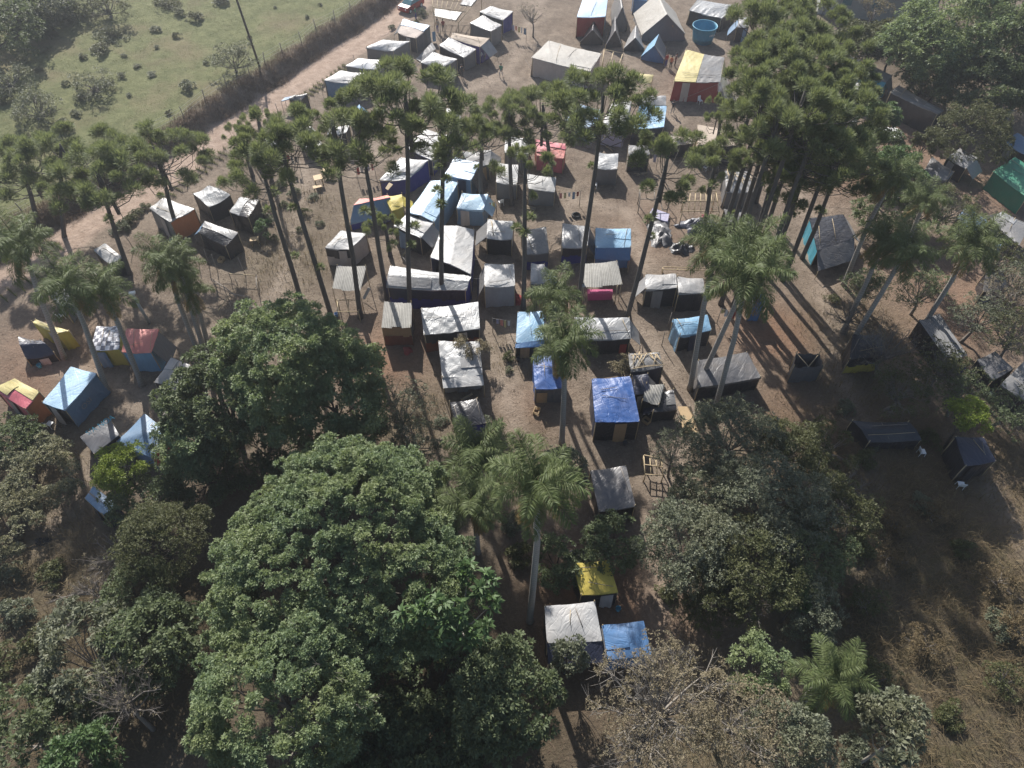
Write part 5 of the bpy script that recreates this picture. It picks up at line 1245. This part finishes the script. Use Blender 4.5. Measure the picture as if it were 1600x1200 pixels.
for i, (px, py, r) in enumerate([(1350, 945, 1.5), (1450, 1010, 1.7), (1560, 905, 1.8), (1570, 1060, 1.6), (1390, 870, 1.4), (1590, 980, 1.5), (1370, 1060, 1.2), (1460, 800, 1.3), (1400, 820, 1.2)]):
    tree('low dry scrub bush in the straw grass of the lower right slope', px, py, .5, r, .75, 22, 12, 6, .15, .05, 'straw' if i % 3 else 'leaf_olive', rc=.45, nlimb=14, twigs=4, bark='bark_grey', zmin=-.1, hollow=.3, name='dry_scrub', cat='scrub', group='dry scrub bushes')
# ---- top right wood
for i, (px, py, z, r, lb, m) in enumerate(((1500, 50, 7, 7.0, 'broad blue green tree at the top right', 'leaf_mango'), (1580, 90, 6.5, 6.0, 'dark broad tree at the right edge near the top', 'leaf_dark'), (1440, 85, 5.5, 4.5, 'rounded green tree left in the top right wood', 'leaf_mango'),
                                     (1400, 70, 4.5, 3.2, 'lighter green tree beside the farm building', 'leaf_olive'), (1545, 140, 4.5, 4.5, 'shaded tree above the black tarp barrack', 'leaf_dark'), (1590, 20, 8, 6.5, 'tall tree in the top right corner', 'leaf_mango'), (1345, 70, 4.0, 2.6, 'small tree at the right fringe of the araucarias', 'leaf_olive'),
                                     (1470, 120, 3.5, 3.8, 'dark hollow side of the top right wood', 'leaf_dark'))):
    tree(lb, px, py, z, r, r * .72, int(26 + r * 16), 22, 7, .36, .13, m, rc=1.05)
tree('pale dry shrub strip beside the black tarp barrack', 1440, 140, 1.0, 2.6, .9, 30, 18, 6, .2, .07, 'leaf_olive', rc=.6, zmin=-.1)
tree('thin pale tree in front of the farm building', 1370, 10, 4.0, 2.4, 1.4, 24, 14, 6, .2, .06, 'leaf_tan', rc=.7, nlimb=16, twigs=3, bark='bark_grey', hollow=.4)
tree('leafless dark tree near the top of the open ground', 832, 20, 3.0, 1.8, 1.6, 20, 3, 5, .12, .05, 'leaf_olive', rc=.6, nlimb=26, twigs=6, bark='bark_grey', hollow=.3)
# ---- cecropia with pale limbs
t = tree('open tree with pale limbs and umbrella leaves over the dome tree', 705, 945, 8.6, 2.6, 1.4, 24, 5, 9, .5, .17, 'leaf_fresh', rc=.5, nlimb=14, bark='bark_pale', hollow=.6, zmin=-.2, r0=.17, open_=(1.2, 1.5), name='cecropia_tree')
t = tree('small umbrella leaved tree at the bottom edge right of the palm', 1385, 1165, 4.0, 1.2, .9, 10, 4, 9, .45, .16, 'leaf_grey', rc=.4, nlimb=7, bark='bark_pale', hollow=.6, zmin=0, open_=(1.2, 1.5), name='cecropia_tree')
# ---- fallen grey brush at the left
for i, (px, py, r, lb) in enumerate(((190, 862, 3.0, 'tangle of bare grey brush left of the olive tree'), (150, 925, 2.6, 'lower tangle of bare grey brush on the left slope'), (190, 1090, 2.4, 'bare grey branches inside the lower left scrub'), (1000, 1165, 2.4, 'bare pale limbs in front of the half bare tree'), (1310, 760, 2.2, 'fallen grey branches on the right slope'), (575, 955, 1.6, 'bare crown patch of dead twigs beside the dome tree'))):
    tree(lb, px, py, 1.0 if i in (0, 1, 4) else 5.2, r, 1.0 if i != 2 else 1.6, 30, 2, 5, .12, .05, 'leaf_tan', rc=.6, nlimb=60, twigs=7, bark='bark_grey', hollow=.3, zmin=-.1, name='dead_brush', cat='brush')

# ---- meadow trees and shrubs
for i, (px, py, z, r, lb, m) in enumerate(((148, 140, 2.4, 2.6, 'thin spreading tree in the middle of the meadow', 'leaf_grey'), (15, 130, 3.4, 3.2, 'grey leaved tree at the left edge of the meadow', 'leaf_grey'), (62, 175, 3.0, 3.2, 'sparse tree low on the meadow left of the spreading one', 'leaf_grey'), (165, 10, 4.2, 3.2, 'tree with crooked dark trunk at the top of the meadow', 'leaf_olive'),
                                     (365, 95, 3.0, 2.8, 'pale twiggy tree beside the utility pole', 'leaf_grey'), (175, 62, 2.2, 2.0, 'rounded meadow bush below the crooked trunk tree', 'leaf_grey'), (262, 12, 2.2, 1.8, 'bush near the top edge of the meadow', 'leaf_olive'), (112, 22, 3.0, 3.0, 'grey green tree at the edge of the far wood', 'leaf_grey'))):
    tree(lb, px, py, z, r, r * .7, int(20 + r * 8), 16, 6, .2, .075, m, rc=.7, nlimb=22, twigs=3, bark='bark_grey', hollow=.45)
for i, (px, py, z, r, lb) in enumerate(((15, 15, 5, 6, 'dark tree in the top left corner'), (60, 30, 4, 4, 'second dark tree of the far wood at the top left'), (-20, 60, 5, 6, 'shaded tree at the left edge of the far wood'), (75, -10, 5, 5, 'tree of the far wood cut by the top edge'))):
    tree(lb, px, py, z, r, r * .65, int(24 + r * 10), 16, 6, .36, .14, 'leaf_dark' if i != 1 else 'leaf_grey', rc=1.1)
SH = [crown_mesh('crown', 900 + i, 1, .75, 14, 16, 6, .22, .09, ('leaf_grey', 'leaf_olive', 'leaf_grey')[i], .45, -.05, .5)[0] for i in range(3)]
msh = [(230, 40, 1.1), (245, 48, .7), (208, 52, .9), (158, 82, 1), (178, 102, 1.1), (194, 88, .6), (84, 128, .9), (104, 132, .7), (88, 145, .8), (85, 60, .9), (55, 85, .8), (70, 80, .6), (215, 172, .7), (294, 138, .8), (290, 158, .5), (305, 30, .8), (298, 18, .9), (280, 22, .7), (330, 8, 1), (345, 3, .9), (305, 55, .5), (277, 58, .5),
       (258, 105, .5), (237, 118, .5), (222, 130, .5), (202, 150, .4), (140, 105, .6), (130, 90, .5), (110, 55, .6), (40, 95, .7), (95, 42, .8), (120, 180, .9), (145, 195, 1.2), (100, 200, 1), (170, 210, .7), (430, 12, .4), (455, 20, .4), (480, 28, .4), (415, 40, .4), (500, 8, .4), (550, 12, .4), (245, 75, .4), (350, 60, .5), (322, 100, .4), (250, 160, .4), (265, 178, .4),
       (120, 40, .8), (190, 120, .4), (175, 135, .4), (60, 110, .5), (20, 100, .6), (10, 160, 1), (35, 190, 1.1), (215, 105, .4), (340, 30, .4), (390, 60, .5), (440, 45, .4), (520, 30, .4)]
for i, (px, py, r) in enumerate(m for k_, m in enumerate(msh) if k_ % 2):
    p = Gp(px, py)
    o = empty('meadow_shrub', p, RNG.uniform(0, 6)); r *= RNG.uniform(.6, 1.15); o.scale = (r * RNG.uniform(.8, 1.3), r, r * RNG.uniform(.6, .95))
    tag(o, 'small grey green shrub scattered on the meadow slope', 'shrub', 'meadow shrubs')
    link('crown', SH[i % 3], o, (0, 0, .35)); link('stem', mesh('stem', *tube([(0, 0, -.2), (.05, 0, .6)], [.06, .03], 5), MATS['bark_grey']), o)
for i, (px, py, r) in enumerate([(420, 345, .6), (445, 322, .5), (460, 305, .6), (478, 335, .5), (500, 352, .4), (470, 360, .4), (440, 290, .6), (430, 375, .4), (490, 310, .5), (205, 348, .7), (196, 357, .7), (215, 335, .6), (182, 362, .6), (228, 325, .5), (640, 60, .6), (612, 45, .5), (660, 22, .6), (795, 560, .5), (795, 580, .35), (770, 690, .6), (760, 660, .5), (810, 700, .5),
                        (1225, 700, .8), (1210, 665, .6), (1340, 450, .7), (1300, 470, .6), (1320, 640, .7), (1350, 720, .8), (1300, 770, .8), (1335, 860, .9), (1360, 690, .7), (1450, 690, .8), (1440, 790, .8), (1040, 800, .6), (1055, 770, .5), (1040, 930, .6), (1280, 1010, .8), (1340, 1090, .9), (1330, 1180, .9), (1480, 1120, .8), (1560, 980, .9), (1500, 860, .7), (20, 900, .8), (85, 900, .9), (30, 960, 1), (60, 1010, 1), (105, 960, .9), (0, 1040, 1), (800, 820, .8), (815, 870, .9), (690, 660, .5)]):
    p = Gp(px, py)
    o = empty('ground_shrub', p, RNG.uniform(0, 6)); o.scale = (r, r, r * RNG.uniform(.7, 1.1))
    tag(o, 'low weedy shrub growing on the bare ground of the clearing', 'shrub', 'low weedy shrubs')
    link('crown', SH[i % 2], o, (0, 0, .3)); link('stem', mesh('stem', *tube([(0, 0, -.2), (.05, 0, .5)], [.05, .03], 5), MATS['bark_grey']), o)

# ---- palms
def frond_mesh(e0, e1, seed, L=3.1, mat='leaf_palm'):
    rng = np.random.default_rng(seed)
    n = 16; s = np.linspace(0, 1, n); el = e0 + (e1 - e0) * s ** 1.2
    dx, dz = np.cos(el) * L / (n - 1), np.sin(el) * L / (n - 1)
    X = np.concatenate([[0], np.cumsum(dx[:-1])]); Zz = np.concatenate([[0], np.cumsum(dz[:-1])])
    m = 95
    ss = np.tile(np.linspace(.12, 1, m), 2) + rng.uniform(-.01, .01, 2 * m); ss = np.clip(ss, 0, 1)
    side = np.repeat([1., -1.], m)
    P = np.stack([np.interp(ss, s, X), np.zeros(2 * m), np.interp(ss, s, Zz)], -1)
    e = np.interp(ss, s, el)
    T = np.stack([np.cos(e), np.zeros(2 * m), np.sin(e)], -1); U = np.stack([-np.sin(e), np.zeros(2 * m), np.cos(e)], -1)
    pl = rng.normal(.15, .45, (2 * m, 1))
    D = unit(T * (.45 + .5 * ss[:, None] ** 2) + np.stack([0 * ss, side, 0 * ss], -1) + U * pl + np.array([0, 0, -.42]))
    Ls = .82 * np.sin(np.pi * np.clip(.12 + .8 * ss, 0, 1)) ** .6 * rng.uniform(.85, 1.1, 2 * m)
    V1, F1 = leafquads(P, D, Ls, .05, rng, .1)
    # drooping tips
    tip = P + D * Ls[:, None] * .8
    V2, F2 = leafquads(tip, unit(D + [0, 0, -.9]), Ls * .5, .034, rng, 0)
    tv, tf = tube([(X[i], 0, Zz[i]) for i in range(0, n, 3)], list(np.linspace(.05, .012, len(range(0, n, 3)))), 4, False)
    V = np.concatenate([V1, V2, np.array([tuple(v) for v in tv])]); F_ = np.concatenate([F1, F2 + len(V1), np.array([f for f in tf if len(f) == 4]) + len(V1) + len(V2)])
    return npmesh('frond', V, F_, MATS[mat])
FR = [frond_mesh(1.25, .55, 1), frond_mesh(1.15, .0, 2), frond_mesh(.85, -.55, 3), frond_mesh(.5, -1.05, 4), frond_mesh(.1, -1.35, 5), frond_mesh(.7, -.8, 6), frond_mesh(.25, -1.2, 7)]
FRD = frond_mesh(-.6, -1.5, 9, 2.6, 'leaf_palmdry')
def palm(label, base, crown, scale=1.0, nf=17, lean=0, dry=2, r=.2, mat='bark_palm', hide=False, z=None):
    if base is None:
        q = Z(*crown, z); b = Vector((q.x, q.y, hz(q.x, q.y)))
    else:
        b = Gp(*base); rr = ray(*crown); tt = b.y / rr.y
        q = Vector((rr.x * tt, b.y, CAM_H + rr.z * tt))
    rng = random.Random(int(crown[0] * 3 + crown[1]))
    t = empty('palm_tree', b); tag(t, label, 'palm', 'feather palms')
    c = q - b; mid = c * .5 + Vector((rng.uniform(-.15, .15), rng.uniform(-.15, .15), 0))
    MB().tube([b + Vector((0, 0, -.2)), b + c * .06, b + mid * .6, b + mid * 1.3, b + c], [r * 1.5, r * 1.1, r, r * .9, r * .75], 10).build('trunk', MATS[mat], t, True)
    MB().tube([b + c * .985, b + c + Vector((0, 0, .35)), b + c + Vector((0, 0, .75))], [r * .85, r * .9, r * .3], 8).build('crownshaft', MATS['leaf_olive'], t, True)
    nf += 1
    for k in range(nf):
        f = k / (nf - 1); az = k * 2.39996 + rng.uniform(-.25, .25)
        var = FR[0] if f < .1 else FR[1] if f < .28 else FR[2] if f < .5 else rng.choice((FR[5], FR[3])) if f < .72 else rng.choice((FR[3], FR[6])) if f < .88 else FR[4]
        o = link('frond', var, t, c + Vector((0, 0, .75 - .45 * f)))
        o.rotation_euler = (rng.uniform(-.2, .2), rng.uniform(-.1, .1), az); s = scale * rng.uniform(.72, .92); o.scale = (s, s, s)
    for k in range(dry):
        o = link('dry_frond', FRD, t, c + Vector((0, 0, .2))); o.rotation_euler = (0, 0, rng.uniform(0, 6.28)); o.scale = (scale * .8,) * 3
    return t
palm('palm with pale trunk in front of the dome tree, nearest the viewer', (828, 970), (838, 765), 1.0)
palm('tall palm with long leaning pale trunk at the wide dark grey tent', (1112, 658), (1165, 440), 1.15, 19)
palm('palm covering the narrow blue roofed shack', (878, 692), (880, 545), 1.0, 18, dry=3)
palm('slimmer palm just behind the one over the blue roofs', (868, 610), (866, 468), .85, 14)
palm('palm behind the tall leaning one, its crown at the tarp heaps', (1078, 608), (1118, 395), 1.0, 16)
palm('second trunk palm beside the dark grey tent with half hidden crown', (1092, 600), (1180, 395), .95, 15)
palm('low feathery palm between the dome tree and the front palm', None, (745, 715), 1.1, 18, z=6.5)
palm('low yellowing palm crown at the right flank of the dome tree', None, (740, 790), 1.0, 14, z=6.5, dry=4)
palm('left trunk of the palm clump by the staked plot', (312, 556), (262, 415), .9, 15)
palm('middle trunk of the palm clump by the staked plot', (322, 556), (283, 428), .85, 13)
palm('right trunk of the palm clump by the staked plot', (328, 552), (300, 460), .75, 11)
palm('palm with leaning trunk beside the checked roofed hut', (168, 612), (110, 455), 1.0, 17)
palm('palm in front of the pink roofed shack', (222, 602), (165, 462), .9, 14)
palm('big palm crown at the left edge above the yellow hut', (100, 560), (40, 392), 1.1, 17)
palm('palm with hanging fronds above the teal walled black shack', (1318, 445), (1390, 288), .9, 17)
palm('sunlit palm with broad crown among the right huts', (1436, 520), (1510, 390), 1.05, 18)
palm('shaded palm between the black shack and the sunlit palm', (1322, 548), (1412, 400), .92, 17)
palm('darkest hanging palm next to the teal walled black shack', (1316, 520), (1378, 385), .88, 16, dry=3)
palm('palm behind the sunlit one, near the leafy grey thicket', (1410, 400), (1442, 322), .9, 14)
palm('pale palm at the right edge below the top right wood', (1562, 205), (1596, 140), 1.1, 15)
palm('low bright palm in the bottom right slope', None, (1292, 1062), .95, 13, z=5.0, dry=1)

# ---- araucarias
def arau_mesh(seed, r=4.5, nt_=38, tuft=.98):
    rng = np.random.default_rng(seed)
    rho = r * np.sqrt(rng.uniform(.01, 1, nt_)); az = np.arange(nt_) * 2.39996 + rng.uniform(-.3, .3, nt_)
    low = rng.uniform(0, 1, nt_) < .22
    zz = .55 - 1.5 * (rho / r) ** 2 + rng.normal(0, .28, nt_) - low * rng.uniform(.8, 2.2, nt_)
    C = np.stack([rho * np.cos(az), rho * np.sin(az), zz], -1)
    Vs, Fs, nb = [], [], 0
    mb = MB()
    mb.tube([(0, 0, -4.5), (0, 0, -2), (0, 0, .2)], [.17, .15, .08], 7)
    for i in range(nt_):
        rt = tuft * rng.uniform(.75, 1.25)
        m = 540
        # three to five short branchlets make a lumpy brush
        kb = rng.integers(3, 6)
        cc = C[i] + rng.normal(0, 1, (kb, 3)) * rt * [.22, .22, .1]
        ci = rng.integers(0, kb, m)
        d = sph(m, rng, -.55)
        D = unit(d + [0, 0, .45])
        P = cc[ci] + d * rt * .3
        V, F_ = leafquads(P, D, rt * rng.uniform(.3, .55, m), .06, rng, .1)
        Vs.append(V); Fs.append(F_ + nb); nb += len(V)
        a, b = math.cos(az[i]), math.sin(az[i])
        z0 = -1.2 - .35 * rho[i] - (1.5 if low[i] else 0) + rng.uniform(-.3, .3)
        z0 = max(z0, -4.2)
        q = Vector(C[i])
        mb.tube([(0, 0, z0), (a * rho[i] * .45, b * rho[i] * .45, z0 + .12 * rho[i] * .3), (a * rho[i] * .85, b * rho[i] * .85, (z0 + q.z) / 2 - .1), q], [.045, .04, .032, .02], 4, False)
    return npmesh('crown', np.concatenate(Vs), np.concatenate(Fs), MATS['leaf_arau']), mesh('branches', mb.V, mb.F, MATS['bark_arau'], True)
AR = [arau_mesh(40 + i, 4.5, n) for i, n in enumerate((32, 27, 36, 23))]
AS = [arau_mesh(70 + i, 4.5, n, 1.0) for i, n in enumerate((17, 13))]
def arau(label, base, crown, r, var, z=None, group='araucarias', sparse=False, tufts=0):
    if base is None:
        q = Z(*crown, z); b = Vector((q.x, q.y, hz(q.x, q.y)))
    else:
        b = Gp(*base); rr = ray(*crown); tt = b.y / rr.y; q = Vector((rr.x * tt, b.y, CAM_H + rr.z * tt))
    rng = random.Random(int(crown[0] * 5 + crown[1]))
    t = empty('araucaria_tree', b); tag(t, label, 'araucaria', group)
    c = q - b
    MB().tube([b - Vector((0, 0, .2)), b + c * .04, b + c * .35 + Vector((rng.uniform(-.12, .12), 0, 0)), b + c * .7 + Vector((rng.uniform(-.12, .12), 0, 0)), b + c], [.3, .22, .2, .165, .11], 9).build('trunk', MATS['bark_arau'], t, True)
    cm, bm = (AS if sparse else AR)[var % (2 if sparse else 4)]
    s = r / 4.5; az = rng.uniform(0, 6.28)
    for nm, me in (('crown', cm), ('branches', bm)):
        o = link(nm, me, t, c); o.rotation_euler = (0, 0, az); o.scale = (s, s, .5 + .5 * s)
    for k in range(tufts):
        f = rng.uniform(.35, .85); rngn = np.random.default_rng(int(crown[0] + k * 17))
        d = sph(110, rngn, -.4); rt = rng.uniform(.4, .7)
        a = rng.uniform(0, 6.28); p = np.array([math.cos(a) * .6, math.sin(a) * .6, 0.]) + np.array(c * f)
        V, F_ = leafquads(p + d * .1, unit(d + [0, 0, .2]), rt * rngn.uniform(.6, 1, 110), .08, rngn, .1)
        link('trunk_tuft', npmesh('trunk_tuft', V, F_, MATS['leaf_arau']), t)
    return t
arau('slender araucaria at the left end of the central row', (477, 492), (408, 258), 3.4, 0, sparse=True, tufts=3)
arau('second araucaria from the left in the central row', (520, 502), (434, 214), 3.8, 3, tufts=2)
arau('third araucaria from the left in the central row', (563, 496), (518, 182), 4.0, 1, tufts=1)
arau('shorter araucaria behind the third of the central row', (605, 466), (562, 212), 3.3, 3, tufts=3)
arau('tallest broad crowned araucaria of the central row', (640, 482), (633, 145), 4.5, 0, tufts=4)
arau('araucaria whose trunk crosses the white hall wing', (690, 477), (690, 185), 3.4, 3, tufts=4)
arau('araucaria rising behind the flat grey roofed shack', (752, 330), (752, 190), 3.6, 1, tufts=1)
arau('thin low crowned araucaria right of the white hall', (818, 482), (820, 250), 2.4, 1, sparse=True, tufts=4)
arau('araucaria left of the centre gap in the upper row', (866, 300), (848, 164), 4.2, 2, tufts=1)
arau('broad araucaria beside the white and lilac hut', (905, 472), (943, 150), 4.1, 0, tufts=2)
arau('leaning loose crowned araucaria right of the centre alley', (980, 497), (1045, 240), 3.8, 0, sparse=True, tufts=3)
arau('araucaria crown at the left end of the upper central row', (800, 320), (796, 168), 3.0, 3, tufts=1)
arau('araucaria at the left edge with visible branched trunk', (55, 332), (28, 245), 4.6, 2)
arau('araucaria second from the left edge', (100, 370), (95, 228), 4.4, 1)
arau('araucaria in front of the dirt road, trunk at the white hut', (203, 428), (150, 265), 4.4, 0, tufts=1)
arau('araucaria before the dented pale roofed shack', (280, 370), (240, 232), 4.4, 2, tufts=1)
arau('small single tuft araucaria beside the road', (425, 285), (402, 180), 1.6, 1, sparse=True)
arau('low young araucaria by the blue ended white tent', (395, 275), (372, 205), 1.8, 0, sparse=True)
arau('shaggy araucaria low crown by the beige walled shack', (610, 400), (600, 350), 1.9, 1, sparse=True, tufts=2)
CL = [(1212, 28, 19, 'top left'), (1275, 22, 19, 'top right'), (1240, 78, 20, 'upper middle'), (1292, 85, 19, 'upper right'), (1205, 112, 19, 'left middle'), (1262, 132, 21, 'very centre'),
      (1302, 150, 18, 'right middle'), (1222, 172, 19, 'lower left'), (1278, 196, 18, 'lower middle'), (1312, 214, 15, 'lower right'), (1228, 222, 14, 'lowest front'), (1190, 205, 14, 'lower left fringe'), (1265, 240, 12, 'shaded bottom edge'), (1318, 246, 11, 'bottom right corner')]
for i, (px, py, z, w) in enumerate(CL):
    arau('araucaria at the %s of the dense clump right of the water tub' % w, None, (px, py), (4.2, 3.8, 4.0)[i % 3], i, z, 'araucarias of the dense clump', tufts=1 if i > 6 else 0)
arau('small outlying araucaria crown beside the tan shelter', (1095, 400), (1118, 250), 2.4, 1, sparse=True, tufts=1)
arau('short araucaria tuft in front of the smoke', (1118, 270), (1125, 165), 1.8, 0, sparse=True)

# ---- uncountable ground cover
def blades(name, label, n, gen, hmin, hmax, w, mat, lean=.5, seed=1, kind='stuff'):
    rng = np.random.default_rng(seed)
    x, y = gen(n, rng); n = len(x)
    z = ground_h(x, y)
    a = rng.uniform(0, 2 * np.pi, n); h = rng.uniform(hmin, hmax, n)
    dx, dy = np.cos(a), np.sin(a)
    P = np.stack([x, y, z - .03], -1); side = np.stack([-dy, dx, 0 * x], -1) * w
    l = rng.uniform(.1, 1, n) * lean
    mid = P + np.stack([dx * h * l * .4, dy * h * l * .4, h * .6], -1)
    tip = P + np.stack([dx * h * l * 1.3, dy * h * l * 1.3, h * (1 - .35 * l)], -1)
    V = np.stack([P - side, P + side, mid + side * .7, mid - side * .7, tip], 1).reshape(-1, 3)
    b = np.arange(n)[:, None] * 5
    q = b + np.array([[0, 1, 2, 3]]); tr = b + np.array([[3, 2, 4, 4]])
    # quads plus tip triangles written as two meshes joined
    me = bpy.data.meshes.new(name)
    Fq = [q, b + np.array([[3, 2, 4]])]
    me.vertices.add(len(V)); me.vertices.foreach_set('co', V.astype(np.float32).ravel())
    li = np.concatenate([Fq[0].ravel(), Fq[1].ravel()]).astype(np.int32)
    me.loops.add(len(li)); me.loops.foreach_set('vertex_index', li)
    me.polygons.add(2 * n)
    me.polygons.foreach_set('loop_start', np.concatenate([np.arange(n) * 4, n * 4 + np.arange(n) * 3]).astype(np.int32))
    me.polygons.foreach_set('loop_total', np.concatenate([np.full(n, 4), np.full(n, 3)]).astype(np.int32))
    me.materials.append(MATS[mat]); me.update(calc_edges=True)
    return tag(link(name, me), label, None, None, kind)
def by_mask(k, thr, box):
    def g(n, rng):
        x = rng.uniform(box[0], box[1], n); y = rng.uniform(box[2], box[3], n)
        m = masks(x, y)[k]; cl = .5 + .5 * np.sin(x * 1.1 + 2 * np.sin(y * .7)) * np.cos(y * 1.3 + np.sin(x * .9))
        ok = m * (.35 + .65 * cl) > rng.uniform(thr, 1, n)
        return x[ok], y[ok]
    return g
blades('dry_grass', 'dry straw coloured grass on the lower right slope and bare edges', 330000, by_mask(3, .1, (-45, 45, 4, 70)), .2, .8, .018, 'straw', 1.3, 3)
def bank(n, rng):
    i = rng.integers(2, len(rp) - 2, n); s = rng.uniform(2.1, 4.6, n) + .3 * np.sin(i * .7)
    x, y = rp[i, 0] + nr[i, 0] * s + rng.normal(0, .35, n), rp[i, 1] + nr[i, 1] * s + rng.normal(0, .35, n)
    ok = np.sin(x * 1.7 + np.sin(y * 1.1)) * np.cos(y * 1.9 + np.sin(x)) > rng.uniform(-1.1, .8, n)
    return x[ok], y[ok]
blades('roadside_brush', 'dense brown dry brush on the bank between road and meadow', 60000, bank, .15, .8, .017, 'brush', 1.3, 5)
def verge(n, rng):
    i = rng.integers(2, len(rp) - 2, n); s = -rng.uniform(2.0, 3.6, n)
    x, y = rp[i, 0] + nr[i, 0] * s, rp[i, 1] + nr[i, 1] * s
    ok = np.sin(x * .5) + np.sin(y * .37 + 2) > .3
    return x[ok], y[ok]
blades('verge_grass', 'tufts of green and yellow grass on the camp side of the road', 9000, verge, .2, .6, .02, 'grassgreen', .8, 6)
blades('meadow_grass', 'short pale green grass of the meadow slope', 120000, by_mask(1, .3, (-80, 10, 48, 125)), .06, .2, .02, 'grassgreen', .9, 8)
def litter(n, rng):
    x = rng.uniform(-45, 45, n); y = rng.uniform(8, 95, n)
    ok = (np.abs(road_dist(x, y)) > 2.5) & (masks(x, y)[1] < .3) & (np.sin(x * .8 + np.sin(y * .5)) * np.cos(y * .6) > rng.uniform(-1, .9, n))
    return x[ok], y[ok]
blades('ground_litter', 'sparse dry stems and litter scattered over the bare earth', 110000, litter, .04, .17, .024, 'brush', 1.8, 9)

# ------------------------------------------------------------------ thin haze in the air
m_ = bpy.data.materials.new('haze_air'); m_.use_nodes = True
t_ = m_.node_tree; t_.nodes.clear()
o_ = t_.nodes.new('ShaderNodeOutputMaterial'); v_ = t_.nodes.new('ShaderNodeVolumePrincipled')
v_.inputs['Color'].default_value = (.86, .91, 1, 1); v_.inputs['Density'].default_value = .0006; v_.inputs['Anisotropy'].default_value = .5
t_.links.new(v_.outputs[0], o_.inputs['Volume'])
hzb = MB().box((0, 60, 25), 3600, 3600, 58).build('haze', m_)
tag(hzb, 'thin pale haze hanging over the clearing', None, None, 'stuff')

# smoke drifting from a cooking fire by the red walled shack
m_ = bpy.data.materials.new('smoke_air'); m_.use_nodes = True
t_ = m_.node_tree; t_.nodes.clear()
o_ = t_.nodes.new('ShaderNodeOutputMaterial'); v_ = t_.nodes.new('ShaderNodeVolumePrincipled')
v_.inputs['Color'].default_value = (.9, .93, 1, 1)
t_.links.new(ramp(t_, noisef(t_, geoco(t_), 1.1, 4, .6), [(.5, (0, 0, 0)), (.75, (.55, .55, .55))]), v_.inputs['Density'])
t_.links.new(v_.outputs[0], o_.inputs['Volume'])
mb = MB(); c0 = Gp(1152, 182)
pts = [c0 + Vector((0, 0, .1)), c0 + Vector((-.4, .2, .9)), c0 + Vector((-1.0, .4, 1.9)), c0 + Vector((-1.6, .5, 2.9)), c0 + Vector((-2.4, .6, 3.7)), c0 + Vector((-2.7, .6, 4.4))]
mb.tube(pts, [.25, .9, 1.2, 1.1, .9, .2], 10)
tag(mb.build('smoke', m_, None, True), 'thin bluish smoke drifting beside the red walled shack', None, None, 'stuff')
